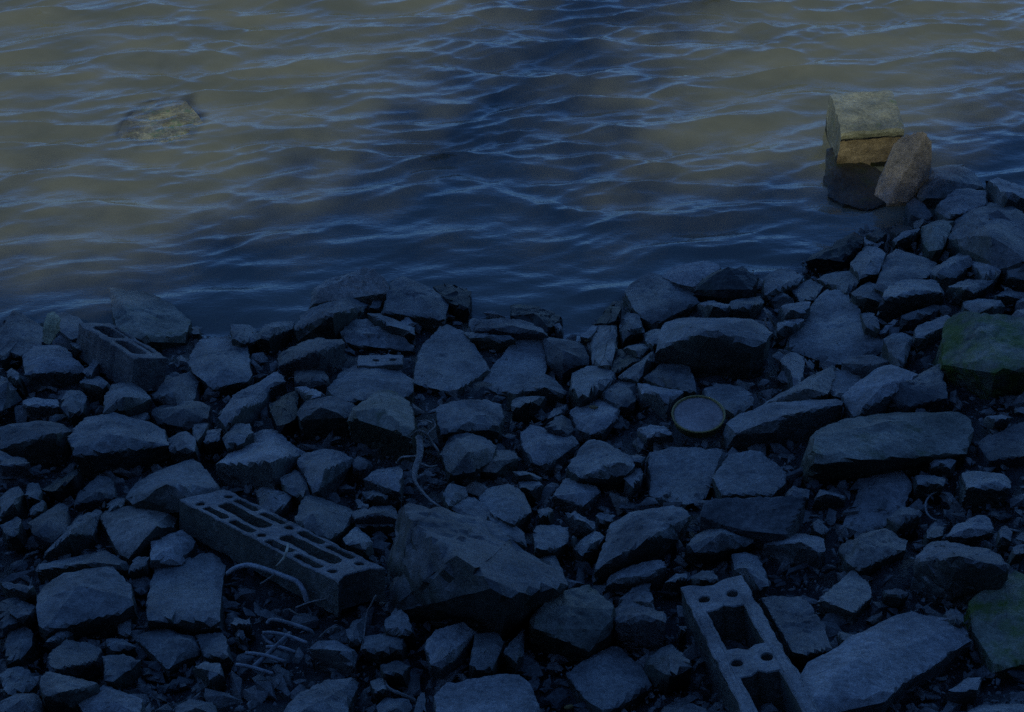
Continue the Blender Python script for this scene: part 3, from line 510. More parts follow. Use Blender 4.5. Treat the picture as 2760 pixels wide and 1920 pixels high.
z|m||20|1390,1290 1550,1230 1680,1240 1620,1370 1540,1520 1450,1500 1400,1430|dark streaked stone left of the biggest upper right rock
z|k||30|380,1560 640,1470 800,1330 880,1400 860,1450 700,1574|black weedy stone at the tip of the upper right bank
z|k||16|900,1350 1000,1310 1090,1340 1000,1400|small black wet stone at the right bank's waterline
z|k||16|1110,1320 1180,1270 1320,1290 1180,1360|flat black wet stone nearest the pale patch of water
d|g||16|1908,592 1940,550 1965,550 1985,572 1970,610 1930,620|dark grey rounded stone behind the knuckle shaped one
z|p||14|880,1370 960,1410 1060,1420 1000,1460 890,1440|small pale stone among the black wet ones
z|g||14|1130,1400 1250,1320 1390,1300 1300,1380 1170,1430|grey finger stone among the black wet ones
z|d||6|1260,1080 1330,1030 1400,1080 1500,1190 1430,1230 1300,1180|half drowned stone in front of the tall leaning stone
z|p||20|1750,1550 1800,1500 1900,1530 1850,1600 1700,1600|small stone under the biggest upper right rock
a2|k|.9|200|1610,290,.6 1680,180,.8 1790,90,1.1 1900,65,1.2 2060,100,1.1 2180,160,.9 2110,280,.7 2080,340,.4 1920,385,.1 1700,375,.1|low black domed lump with a dark hollow front at the right shoreline
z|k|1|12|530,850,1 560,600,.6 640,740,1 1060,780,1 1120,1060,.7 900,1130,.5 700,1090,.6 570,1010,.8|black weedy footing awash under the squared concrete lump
'''

# ------------------------------------------------------------------ the ground: shore, bank behind the viewer, river bed
def axis(lo, hi, st, far, gr=1.16):
    a = list(np.arange(lo, hi + st / 2, st)); s = st
    b = []; x = a[-1]
    while x < far: s *= gr; x += s; b.append(x)
    s = st; c = []; x = a[0]
    while x > -far: s *= gr; x -= s; c.append(x)
    return np.array(c[::-1] + a + b)
def sheet(name, X, Y, zf, m):
    gx, gy = np.meshgrid(X, Y); v = zf(gx, gy); nx = len(X); ny = len(Y)
    i = np.arange((nx - 1) * (ny - 1)); r = i // (nx - 1); c = i % (nx - 1); a = r * nx + c
    return put(name, v.reshape(-1, 3), np.stack([a, a + 1, a + nx + 1, a + nx], 1), m), gx, gy
GM = stone_mat('wet_shore_mud', (.04, .044, .046), (.11, .11, .105), rough=.42, bump=1.6, sc=1.3)
def gz(gx, gy):
    g = ground(gx, gy)
    p = np.stack([gx.ravel(), gy.ravel(), gy.ravel() * 0], 1)
    n = fbm(p * 5, 3).reshape(gx.shape) * .05 + fbm(p * 24 + 5, 3).reshape(gx.shape) * .014
    hill = np.where(gy < -.5, fbm(p * 1.1 + 31, 4).reshape(gx.shape) * .2 - .1, 0)
    z = g - .014 + n + hill
    return np.stack([gx, gy, z], -1)
X = axis(-2.3, 2.3, .025, 90); Y = axis(1.2, 5.2, .025, 90)
o, _, _ = sheet('shore_ground', X, Y, gz, GM); tag(o, kind='structure')

# ------------------------------------------------------------------ stones
rs = np.random.RandomState(11)
COVER = np.zeros((400, 580), bool)                 # where the listed stones already lie (for the small fill)
def cover(poly):
    p = np.array(poly) / 4 / 1.20209
    x0, y0 = np.floor(p.min(0)).astype(int); x1, y1 = np.ceil(p.max(0)).astype(int)
    x0, y0 = max(x0, 0), max(y0, 0); x1, y1 = min(x1, 579), min(y1, 399)
    if x1 <= x0 or y1 <= y0: return
    gx, gy = np.meshgrid(np.arange(x0, x1 + 1), np.arange(y0, y1 + 1)); ins = np.zeros(gx.shape, bool)
    for k in range(len(p)):
        (ax, ay), (bx, by) = p[k], p[k - 1]
        if ay == by: continue
        ins ^= ((gy < ay) != (gy < by)) & (gx < (bx - ax) * (gy - ay) / (by - ay) + ax)
    COVER[y0:y1 + 1, x0:x1 + 1] |= ins

def base_z(x, y): return np.maximum(ground(x, y), 0.0)
def parse(t, s):
    out = []
    for q in s.split():
        v = [float(a) for a in q.split(',')]
        out.append((*src(t, v[0], v[1]), v[2] if len(v) > 2 else None))
    return out
def solid(t, pts, F, k, r):
    ys = [p[1] for p in pts]; y0, y1 = min(ys), max(ys)
    cx = np.mean([p[0] for p in pts]); c0 = hit(cx, y1, base_z)
    D = to_px(c0)[2]; dr = ray(cx, y1); cs = math.hypot(dr[0], dr[1]) / np.linalg.norm(dr)
    h = F * TILE[t][2] / (FOC / D * cs); h = max(h, .012)
    D_ = D; ex = r.uniform(.014, .045) if (F * TILE[t][2] < 25 and pts[0][2] is None) else 0.0
    h += ex; sl = r.uniform(-.5, .5); x0, x1 = min(p[0] for p in pts), max(p[0] for p in pts)
    P = []; B = []
    for x, y, f in pts:
        if f is None: f = 1 + (k - 1) * (y1 - y) / max(y1 - y0, 1) + sl * ((x - x0) / max(x1 - x0, 1) - .5)
        q = hit(x, y, lambda a, b: base_z(a, b) + h * f); P.append(q); B.append(h * f)
    if pts[0][2] is None and len(pts) >= 5 and r.rand() < .9:      # a raised corner breaks the top into facets
        mx_, my_ = np.mean([p[0] for p in pts]), np.mean([p[1] for p in pts]); a = r.uniform(0, 6.28); e = r.uniform(0, .34)
        mx_ += (x1 - x0) * e * math.cos(a); my_ += (y1 - y0) * e * math.sin(a) * .8; lift = r.uniform(.10, .34) * min(x1 - x0, 2.2 * (y1 - y0) + 20) / FOC * D_
        hb = h * (1 + (k - 1) * (y1 - my_) / max(y1 - y0, 1))
        P.append(hit(mx_, my_, lambda a_, b_: base_z(a_, b_) + hb + lift))
    P = np.array(P); c = P.mean(0); Q = P.copy()
    Q[:, :2] = c[:2] + (P[:, :2] - c[:2]) * 1.0
    for i, q in enumerate(Q):
        q[1] += ((.4 if F * TILE[t][2] > 26 else .85) if q[1] < c[1] else .1) * h
        q[2] = min(q[2] - .006, max(gnd(q[0], q[1]) - .04, q[2] - max(.6 * np.ptp(P[:, 0]) + .05, .0) - h * .5))
    s = (F + 0.0) * TILE[t][2]
    cover([(p[0], p[1]) for p in pts])
    low = [(p[0], p[1] + s * .9) for p in pts]; cover(low)
    return np.vstack([P, Q])
NAMED = []
cover([src('c1', x, y) for x, y in ((-420, 1180), (-150, 880), (60, 700), (330, 640), (540, 760), (540, 1050), (300, 1180), (160, 1420), (-120, 1480))])
cover([src('c1', x, y) for x, y in ((-250, 260), (60, 260), (470, 400), (500, 640), (300, 700), (-200, 600))])
def stone(line, idx):
    t, kind, k, F, pts, label = line.split('|')
    _p = parse(pts.split('@')[0].split('/')[0] if '/' in pts.split('@')[0] else t, pts.split('@')[0].split('/')[-1])
    NAMED.append((np.mean([q[0] for q in _p]), np.mean([q[1] for q in _p]), label, np.ptp([q[0] for q in _p])))
    r = np.random.RandomState(1000 + idx)
    F = float(F) if F else 70.0; k = float(k) if k else r.uniform(.5, .95)
    V = []; Fc = []; n = 0
    for j, blob in enumerate(pts.split('@')):
        tt = t
        if '/' in blob: tt, blob = blob.split('/')
        pp = parse(tt, blob)
        ff = F * TILE[t][2] / TILE[tt][2]
        P = solid(tt, pp, ff, k, r)
        wpx = max(p[0] for p in pp) - min(p[0] for p in pp)
        lev = 3 if wpx < 36 else 4 if wpx < 130 else 5
        lay = r.uniform(.4, 1) if r.rand() < .35 else 0
        q, f = rock_geo(P, lev, r, p=r.uniform(70, 220), rough=r.uniform(.8, 1.4) * (1.6 if any(w_ in label for w_ in ('rough', 'crumbl', 'pitted', 'eroded', 'jagged', 'splinter', 'weedy', 'creased')) else 1),
                        chips=int(r.randint(4, 12)), layered=1.3 if 'layers' in label else lay)
        V.append(q); Fc.append(f + n); n += len(q)
    o = put_at('stone', np.vstack(V), np.vstack(Fc), M[kind])
    return tag(o, label, 'stone', 'stones and boulders of the rubble bank')
for i, ln in enumerate(x for x in SPEC.strip().splitlines() if x.strip()): stone(ln, i)

# ------------------------------------------------------------------ things made by people
def frame_of(a, b, c):              # a origin, b along the length, c along the width
    u = b - a; L = np.linalg.norm(u); u /= L; v = c - a; v = v - u * (v @ u); W = np.linalg.norm(v); v /= W
    return u, v, np.cross(u, v), L, W
def at(t, x, y, h): return hit(*src(t, x, y), lambda a, b: base_z(a, b) + h)

def pierced(name, outer, holes, depth, m, mtx, bev=.002):
    """a thick plate of any outline with real through holes; its face lies at local z=0 and its arrises are worn"""
    from mathutils.geometry import tessellate_polygon
    rings = [outer] + holes; flat = [p for r_ in rings for p in r_]
    tri = tessellate_polygon([[Vector((x, y, 0)) for x, y in r_] for r_ in rings])
    bm = bmesh.new(); top = [bm.verts.new((x, y, 0)) for x, y in flat]; bot = [bm.verts.new((x, y, -depth)) for x, y in flat]
    for a, b, c in tri:
        A_, B_, C_ = (np.array(flat[q]) for q in (a, b, c)); s = (B_ - A_)[0] * (C_ - A_)[1] - (B_ - A_)[1] * (C_ - A_)[0]
        if abs(s) < 1e-12: continue
        if s < 0: b, c = c, b
        try: bm.faces.new((top[a], top[b], top[c])); bm.faces.new((bot[a], bot[c], bot[b]))
        except ValueError: pass
    k = 0
    for r_ in rings:
        n_ = len(r_)
        for q in range(n_): bm.faces.new((top[k + q], bot[k + q], bot[k + (q + 1) % n_], top[k + (q + 1) % n_]))
        k += n_
    bmesh.ops.recalc_face_normals(bm, faces=bm.faces[:])
    rim = [e for e in bm.edges if e.is_manifold and len(e.link_faces) == 2 and e.calc_face_angle(0) > .9 and abs(e.verts[0].co.z) < 1e-6 and abs(e.verts[1].co.z) < 1e-6]
    bmesh.ops.bevel(bm, geom=rim, offset=bev, segments=1, affect='EDGES', profile=.5)
    bmesh.ops.triangulate(bm, faces=bm.faces[:])
    for _ in range(4):
        es = [e for e in bm.edges if e.calc_length() > .016]
        if not es or len(bm.verts) > 14000: break
        bmesh.ops.subdivide_edges(bm, edges=es, cuts=1); bmesh.ops.triangulate(bm, faces=[f for f in bm.faces if len(f.verts) > 3])
    co = np.array([v.co[:] for v in bm.verts])
    nz = fbm(co * 60, 3)[:, None] * .002 + fbm(co * 14 + 4, 2)[:, None] * .003
    co = co + nz * np.array([[.8, .8, 1]])
    for v, q in zip(bm.verts, co): v.co = q
    me = bpy.data.meshes.new(name); bm.to_mesh(me); bm.free(); me.materials.append(m)
    o = bpy.data.objects.new(name, me); COL.objects.link(o); o.matrix_world = mtx
    return o
def circ(cx, cy, rx, ry=None, n=18, wob=.06, seed=1):
    r = random.Random(seed); ry = ry or rx
    return [(cx + rx * (1 + r.uniform(-wob, wob)) * math.cos(2 * math.pi * k / n), cy + ry * (1 + r.uniform(-wob, wob)) * math.sin(2 * math.pi * k / n)) for k in range(n)]
def slot(cx, cy, l, wd):
    a, b = l / 2, wd / 2; c = b * .5
    return [(cx - a + c, cy - b), (cx + a - c, cy - b), (cx + a, cy - b + c), (cx + a, cy + b - c), (cx + a - c, cy + b), (cx - a + c, cy + b), (cx - a, cy + b - c), (cx - a, cy - b + c)]
def edge(L, W, seed, step=.02, j=.0022, notch=()):
    r = random.Random(seed); o = []
    for (x0, y0), (x1, y1) in (((0, 0), (L, 0)), ((L, 0), (L, W)), ((L, W), (0, W)), ((0, W), (0, 0))):
        n = max(1, int(math.hypot(x1 - x0, y1 - y0) / step))
        for k in range(n):
            o.append((x0 + (x1 - x0) * k / n + r.uniform(-j, j), y0 + (y1 - y0) * k / n + r.uniform(-j, j)))
    return o
def block_matrix(a, b, c):
    u, v, nn, L, W = frame_of(a, b, c)
    if nn[2] < 0: nn = -nn
    m = Matrix(((u[0], v[0], nn[0], a[0]), (u[1], v[1], nn[1], a[1]), (u[2], v[2], nn[2], a[2]), (0, 0, 0, 1)))
    return m, L, W

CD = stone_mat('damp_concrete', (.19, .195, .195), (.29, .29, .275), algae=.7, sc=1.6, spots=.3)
# 1 the long pierced block in the lower left: a root Empty, body and chipped fragments of its rim are one body
A = at('d', 402, 1120, .085); B = at('d', 760, 1308, .10); C = at('d', 470, 1086, .068)
mx, L, W = block_matrix(A, B, C); W *= 1.12
holes = []
for cx in (.085, .485, .905):
    holes.append(circ(cx * L, .20 * W, .0098, seed=int(cx * 99))); holes.append(circ(cx * L, .80 * W, .0100, seed=int(cx * 77)))
for cx, l in ((.285, .30), (.695, .32)):
    holes.append(slot(cx * L, .5 * W, l * L, .275 * W))
    for cy in (.16, .84):
        for s in (-1, 1):
            holes.append(slot((cx + s * .087) * L, cy * W, .145 * L, .155 * W))
out = edge(L, W, 3); out = [(x - .024, y) if (x > L * .985 and W * .2 < y < W * .85) else (x, y) for x, y in out]
o = pierced('hollow_block', out, holes, .07, CD, mx)
tag(o, 'long concrete hollow block with slots and round holes in its upturned face, lower left', 'hollow block', 'hollow concrete blocks')

# 2 the block with two large openings, cut by the bottom edge
A = at('d', 1524, 1316, .08); B = at('d', 1664, 1600, .08); C = at('d', 1672, 1300, .08)
mx, L, W = block_matrix(A, B, C); L *= 1.32
W = float(np.linalg.norm(C - A)) * .97
holes = []
for cx in (.105, .50, .895):
    holes.append(circ(cx * L, .27 * W, .0106, seed=int(cx * 98))); holes.append(circ(cx * L, .71 * W, .0108, seed=int(cx * 76)))
for cx in (.302, .698):
    a, b = .118 * L, .285 * W; x0 = cx * L; y0 = .5 * W; e = .02 * L
    holes.append([(x0 - a, y0 - b), (x0 + a, y0 - b), (x0 + a + 0, y0 - .12 * W), (x0 + a + e, y0), (x0 + a, y0 + .12 * W), (x0 + a, y0 + b), (x0 - a, y0 + b), (x0 - a, y0 + .12 * W), (x0 - a - e, y0), (x0 - a, y0 - .12 * W)])
out = edge(L, W, 5)
out = [(x, y) if not (x < .004 and W * .3 < y < W * .62) else (x + .013, y) for x, y in out]
o = pierced('hollow_block', out, holes, .14, CD, mx)
tag(o, 'hollow block with two large rectangular openings and pairs of round holes, at the bottom edge', 'hollow block', 'hollow concrete blocks')

# 3 the broken block at the waterline, on its side
A = at('a0', 690, 560, .10); B = at('a0', 1170, 865, .11); C = at('a0', 850, 480, .075)
mx, L, W = block_matrix(A, B, C); L *= 1.02
out = edge(L, W, 8, j=.004)
holes = [slot(.27 * L, .50 * W, .36 * L, .50 * W), slot(.70 * L, .42 * W, .38 * L, .42 * W), slot(.70 * L, .82 * W, .34 * L, .10 * W), slot(.30 * L, .88 * W, .3 * L, .08 * W)]
o = pierced('hollow_block', out, holes, .09, M['d'], mx)
tag(o, 'broken hollow block lying at the waterline with long open cavities, beside the mossy tilted slab', 'hollow block', 'hollow concrete blocks')

# 4 flat tile with two oval holes under the creased rock
A = at('a1', 895, 935, .05); B = at('a1', 1295, 930, .05); C = at('a1', 890, 845, .05)
mx, L, W = block_matrix(A, B, C)
o = pierced('tile_fragment', edge(L, W, 9, step=.012, j=.002), [circ(.40 * L, .5 * W, .0095, .007, 14), circ(.78 * L, .5 * W, .0095, .007, 14)], .014, M['p'], mx, .0015)
tag(o, 'flat pale tile fragment with two oval holes in the hollow under the creased rock', 'tile fragment')

# round tub filled with dried mud
TUBM = stone_mat('yellowed_plastic', (.30, .24, .07), (.40, .32, .11), rough=.5, bump=.15, spots=.2)
MUDM = stone_mat('dried_mud_fill', (.36, .31, .28), (.44, .39, .35), rough=.9, bump=.4, spots=.15)
def lathe(name, prof, m, mtx, n=48, parent=None, wob=0):
    V = []; Fc = []
    for k in range(n):
        a = 2 * math.pi * k / n; s = 1 + wob * math.sin(2 * a + 1)
        for r_, z in prof: V.append((r_ * s * math.cos(a), r_ * s * math.sin(a), z))
    q = len(prof)
    for k in range(n):
        for j in range(q - 1):
            a = k * q + j; b = ((k + 1) % n) * q + j; Fc.append((a, b, b + 1, a + 1))
    o = put(name, V, Fc, m, True, parent)
    if parent is None: o.matrix_world = mtx
    return o
c0 = at('a2', 1652, 1362, .055)
R = 230 * TILE['a2'][2] / (FOC / to_px(c0)[2])
root = bpy.data.objects.new('round_tub', None); COL.objects.link(root)
root.location = c0 - np.array([0, 0, .026]); root.rotation_euler = (math.radians(6), math.radians(-5), .3)
tag(root, 'round yellow rimmed tub packed with grey mud among the stones on the right', 'tub')
lathe('tub_wall', [(0, 0), (R * .86, 0), (R * .92, .003), (R, .024), (R * 1.03, .0265), (R * 1.03, .029), (R * .985, .030), (R * .955, .0265), (R * .955, .015), (0, .014)], TUBM, None, parent=root)
V = [(0, 0, .0255)]; Fc = []
for j, rr in enumerate(np.linspace(.12, .957, 9)):
    for k in range(40):
        a = 2 * math.pi * k / 40; V.append((R * rr * math.cos(a), R * rr * math.sin(a), .0255))
V = np.array(V); V[:, 2] += fbm(np.c_[V[:, :2] * 60, V[:, 2]], 3) * .0018
V = np.vstack([V, [(R * .95 * math.cos(2 * math.pi * k / 40), R * .95 * math.sin(2 * math.pi * k / 40), .016) for k in range(40)]])
for k in range(40):
    Fc.append((0, 1 + k, 1 + (k + 1) % 40))
    for j in range(9): Fc.append((1 + j * 40 + k, 1 + (j + 1) * 40 + k, 1 + (j + 1) * 40 + (k + 1) % 40, 1 + j * 40 + (k + 1) % 40))
put('mud_fill', V, Fc, MUDM, True, root)

# squared concrete lump standing in the water
LUMP = stone_mat('algae_concrete', (.25, .275, .21), (.36, .38, .29), moss=.12, mossc=(.10, .15, .05), sc=1.2)
STAIN = stone_mat('brown_stained_concrete', (.32, .26, .18), (.44, .37, .27), sc=1.4)
bl = flat_hit(*src('z', 640, 790)); br = flat_hit(*src('z', 1215, 765))
u = br - bl; Wd = np.linalg.norm(u) * .96; u /= np.linalg.norm(u); v = np.array([-u[1], u[0], 0])
prof = [(.014, -.35), (.013, -.02), (.010, .06), (.009, .108), (.003, .114), (.0, .120), (.001, .132), (.007, .140), (.05, .146), (.10, .150), (.18, .151), (.26, .149), (.288, .143), (.296, .128), (.30, -.35)]
pp = np.array(prof); segs = [0]; pr = []
for a, b in zip(pp[:-1], pp[1:]):
    n_ = max(1, int(np.linalg.norm(b - a) / .012))
    for k in range(n_): pr.append(a + (b - a) * k / n_)
pr.append(pp[-1]); pr = np.array(pr); nx = 24; V = []
for i in range(nx + 1):
    s = i / nx; e = min(s, 1 - s) * Wd
    sh = 1 - .5 * math.exp(-e / .004) * .02
    for a, z in pr:
        V.append(bl + u * (s * Wd + a * .12) + v * (a) + np.array([0, 0, z + (.008 * s if z > 0.05 else 0) - (.004 * math.exp(-e / .006) if z > .1 else 0)]))
V = np.array(V); q = len(pr); V = V + fbm(V * 22, 4)[:, None] * .006 * np.array([1, 1, .6]); Fc = []
for i in range(nx):
    for j in range(q - 1): a = i * q + j; Fc.append((a, a + q, a + q + 1, a + 1))
cut = [k for k in range(q) if pr[k][1] > .113 and pr[k][0] < .1][0]
def lid(i):
    c = V[i * q:(i + 1) * q].mean(0); return c
V = np.vstack([V, lid(0), lid(nx)])
for j in range(q - 1):
    Fc.append((j, j + 1, len(V) - 2)); Fc.append((nx * q + j + 1, nx * q + j, len(V) - 1))
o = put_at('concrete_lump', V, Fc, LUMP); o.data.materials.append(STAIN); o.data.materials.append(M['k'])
for f in o.data.polygons:
    c = np.array(f.center[:]) + np.array(o.location[:])
    d = (c - bl) @ v
    if d < .035 and c[2] < .112: f.material_index = 1
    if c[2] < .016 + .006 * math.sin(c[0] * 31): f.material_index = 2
tag(o, 'squared concrete lump standing in the water, greenish on top with a brown stained front', 'concrete lump')

# tubes: roots, twigs, cane, pipe, hoop
def tube(name, pts, m, n=7, parent=None, seed=0, knob=0.0):
    """pts: (x, y, z, r) in metres, smoothed by Catmull-Rom"""
    P = np.array(pts, float); Q = []
    E = np.vstack([2 * P[0] - P[1], P, 2 * P[-1] - P[-2]])
    for i in range(len(P) - 1):
        a, b, c, d = E[i:i + 4]
        for t in np.linspace(0, 1, 7)[:-1]:
            Q.append(.5 * ((2 * b) + (c - a) * t + (2 * a - 5 * b + 4 * c - d) * t * t + (3 * b - a - 3 * c + d) * t ** 3))
    Q.append(P[-1]); Q = np.array(Q); r = np.random.RandomState(seed); V = []; Fc = []
    up = np.array([.3, .2, .9])
    for i, p in enumerate(Q):
        tg = Q[min(i + 1, len(Q) - 1), :3] - Q[max(i - 1, 0), :3]; tg /= np.linalg.norm(tg) + 1e-9
        s = np.cross(tg, up); s /= np.linalg.norm(s) + 1e-9; b = np.cross(s, tg)
        rr = p[3] * (1 + knob * r.uniform(-1, 1))
        for k in range(n):
            a = 2 * math.pi * k / n; V.append(p[:3] + (s * math.cos(a) + b * math.sin(a)) * rr * (1 + knob * .5 * r.uniform(-1, 1)))
    for i in range(len(Q) - 1):
        for k in range(n): Fc.append((i * n + k, i * n + (k + 1) % n, (i + 1) * n + (k + 1) % n, (i + 1) * n + k))
    Fc.append(tuple(range(n))[::-1]); Fc.append(tuple((len(Q) - 1) * n + k for k in range(n)))
    V = np.array(V)
    if parent is None: return put_at(name, V, Fc, m)
    return put(name, V - np.array(parent.location[:]), Fc, m, True, parent)
def path(t, s, r, h):
    out = []
    for q in s.split():
        v = [float(a) for a in q.split(',')]; hh = v[2] if len(v) > 2 else h
        p = at(t, v[0], v[1], hh); out.append((*p, v[3] if len(v) > 3 else r))
    return out
WOOD = stone_mat('weathered_wood', (.26, .25, .22), (.40, .38, .34), sc=2.5)
PLAST = stone_mat('grey_plastic', (.26, .28, .29), (.36, .38, .39), rough=.5, bump=.2)
STRAW = stone_mat('pale_straw', (.62, .58, .42), (.78, .74, .56), rough=.7, bump=.1, sc=3)
def rootobj(name, p, label, cat):
    e = bpy.data.objects.new(name, None); COL.objects.link(e); e.location = p; tag(e, label, cat); return e
e = rootobj('tangled_root', at('b1', 1430, 500, 0), 'weathered branching root with a curled end, standing among stones left of centre', 'root')
tube('main_stem', path('b1', '1440,260,.11,.008 1450,340,.10,.0082 1445,430,.09,.0076 1410,540,.075,.0066 1405,640,.06,.004 1470,740,.05,.0034 1560,830,.045,.003 1665,895,.04,.0024', .004, .06), WOOD, parent=e, knob=.15)
tube('branch', path('b1', '1370,250,.10,.0022 1430,205,.12,.0032 1500,225,.12,.0032 1560,310,.10,.003 1610,380,.09,.0026 1605,440,.07,.0014', .002, .1), WOOD, parent=e, knob=.15)
tube('branch', path('b1', '1415,480,.085,.003 1470,500,.08,.003 1530,520,.075,.0026 1600,510,.07,.0018', .003, .08), WOOD, parent=e, knob=.2)
tube('branch', path('b1', '1420,425,.09,.0024 1340,430,.085,.0024 1280,440,.08,.002 1240,490,.06,.0016', .002, .08), WOOD, parent=e, knob=.2)
tube('branch', path('b1', '1560,100,.11,.0018 1585,160,.10,.002 1530,215,.10,.002 1480,290,.09,.0014', .002, .08), WOOD, parent=e, knob=.2)
tube('branch', path('b1', '1440,120,.09,.002 1500,110,.095,.002 1560,130,.10,.0014', .002, .08), WOOD, parent=e, knob=.2)
tag(tube('dry_stalk', path('b1', '285,1200,.115,.0026 270,1270,.11,.0028 235,1340,.10,.0024 175,1400,.09,.0010', .001, .1), STRAW), 'curved pale straw lying across the edge of the long pierced block', 'straw')
tag(tube('bent_pipe', path('c1', '-250,350,.03 -180,300,.045 -60,275,.05 80,310,.055 240,370,.06 360,420,.06 420,500,.05 450,590,.03', .0052, .05), PLAST, n=10), 'grey bent pipe arching out of the grit below the pierced block', 'pipe')
for lb, s in (('thin twig crossing the bent pipe on its left', '40,440,.05 110,395,.06 170,350,.07'),
              ('straight twig leaning on the foot of the bent pipe', '350,650,.03 470,605,.04 620,570,.05'),
              ('forked twig end by the right end of the pierced block', '930,1030,.02 960,850,.03 980,700,.05 1020,620,.07 1060,540,.09'),
              ('short broken stick above the grille', '290,660,.03 350,700,.035 400,720,.04'),
              ('crooked twig between the grille and the pale lozenge stone', '560,910,.03 640,840,.045 720,820,.05'),
              ('half buried curved root at the bottom left of centre', '1120,1230,.02 1150,1340,.03 1200,1380,.035 1300,1420,.03 1410,1470,.02')):
    tag(tube('twig', path('c1', s, .0016 if 'root' not in lb else .0034, .04), WOOD, knob=.2, seed=len(lb)), lb, 'twig', 'twigs and sticks on the stones')
for lb, s in (('left reed stalk of the bundle beside the massive slab', '0,430,.11 50,520,.09 120,640,.05'),
              ('longest reed stalk of the bundle beside the massive slab', '0,520,.10 40,620,.07 110,690,.03'),
              ('short reed stalk of the bundle beside the massive slab', '30,470,.11 80,560,.08 110,600,.06')):
    tag(tube('reed_stalk', path('a3', s, .0028, .04), WOOD, knob=.1, seed=len(lb)), lb, 'reed stalk', 'reed stalks beside the massive slab')
tag(tube('reed_stalk', path('a3', '360,880,.08 400,950,.07 450,1010,.05', .0022, .04), WOOD), 'pale stick in the notch under the pointed grey rock', 'reed stalk')
pts = []
for k in range(15):
    a = math.radians(-15 - k * 17.5); pts.append((1545 + 120 * math.cos(a) * 1.0, 870 + 125 * math.sin(a) * 1.0))
tag(tube('hoop', path('b3', ' '.join('%.0f,%.0f' % p for p in pts), .0022, .012), CD, n=6), 'thin open hoop lying on the grit right of the tooth shaped stone', 'hoop')
# grille: a spine with curved ribs
e = rootobj('broken_grille', at('c1', 100, 1000, 0), 'broken plastic grille with a straight spine and curved ribs, lower left', 'grille')
tube('spine', path('g', '600,1335,.03 700,1245,.04 770,1180,.05 855,1100,.055', .0046, .04), PLAST, n=8, parent=e)
for s in ('480,1318,.030 560,1330,.032 640,1352,.032 735,1382,.028',
          '545,1238,.040 630,1245,.042 710,1262,.042 820,1298,.036',
          '690,1195,.045 770,1195,.048 830,1210,.047 890,1232,.042',
          '662,1098,.055 740,1098,.055 850,1122,.055 970,1168,.048'):
    tube('rib', path('g', s, .0034, .04), PLAST, n=6, parent=e)
tube('top_rail', path('g', '696,1035,.045 712,1012,.05 760,1008,.056 880,1040,.056 990,1080,.052 1016,1108,.04', .0038, .04), PLAST, n=6, parent=e)
tube('edge_strip', path('g', '664,1105,.052 690,1150,.045 745,1182,.045', .003, .04), PLAST, n=6, parent=e)
# pale yellow tuft
TUFT = stone_mat('pale_foam', (.46, .44, .26), (.60, .58, .36), rough=.95, bump=1.0, sc=2)
P = np.array([at('a0', *q) for q in ((380, 745, .10), (375, 600, .13), (400, 510, .14), (450, 500, .14), (500, 570, .13), (480, 680, .11), (440, 750, .10))])
P = np.vstack([P, P + np.array([0, .04, -.01])])
q, f = rock_geo(P, 4, np.random.RandomState(2), p=10, rough=1.7, chips=3)
tag(put_at('foam_lump', q, f, TUFT), 'pale yellow fuzzy lump standing up behind the humped boulder at the left shore', 'foam lump')
# leaf and litter bits
LEAF = stone_mat('brown_leaf', (.16, .10, .03), (.24, .16, .05), rough=.8)
def leaf(t, x, y, s, h, a, lb):
    p = at(t, x, y, h); V = []; 
    for k in range(10):
        b = 2 * math.pi * k / 10; V.append((math.cos(b) * s, math.sin(b) * s * .45, .15 * s * math.cos(b) ** 2))
    V = [(0, 0, 0)] + V; V2 = [(x_, y_, z_ - .0006) for x_, y_, z_ in V]
    Fc = [(0, 1 + k, 1 + (k + 1) % 10) for k in range(10)] + [(11, 12 + (k + 1) % 10, 12 + k) for k in range(10)] + [(1 + k, 12 + k, 12 + (k + 1) % 10, 1 + (k + 1) % 10) for k in range(10)]
    o = put('dead_leaf', V + V2, Fc, LEAF); o.location = p; o.rotation_euler = (.3, .2, a); tag(o, lb, 'leaf')
leaf('a2', 720, 1305, .013, .05, .2, 'tan dead leaf on the peaked pale rock left of the tub')
leaf('a2', 660, 715, .010, .05, 1.0, 'orange brown leaf scrap at the head of the inlet')
leaf('c2', 500, 1530, .010, .03, .5, 'reddish leaf scrap in the dark gap at the bottom centre')

# ------------------------------------------------------------------ rock awash in open water
RK = stone_mat('drowned_rock', (.15, .15, .10), (.30, .31, .23), moss=.25, mossc=(.06, .14, .07), sc=1.6, spots=.5)
sub = [(300, 270, .0), (330, 240, .6), (375, 226, .8), (405, 238, 1), (425, 262, 1), (438, 295, .8), (415, 315, .5), (370, 330, .4), (310, 335, .0), (275, 310, -.4)]
P = np.array([flat_hit(*src('d', 360 + (x - 360) * 1.2, 282 + (y - 282) * 1.2), -.021 + .017 * f) for x, y, f in sub]); Q = P.copy(); Q[:, 2] = -.35
q, f = rock_geo(np.vstack([P, Q]), 5, np.random.RandomState(5), p=40, rough=.6, chips=3)
SUBC = P.mean(0)
tag(put_at('drowned_rock', q, f, RK), 'mottled green and brown rock awash in the open water at the upper left', 'rock')

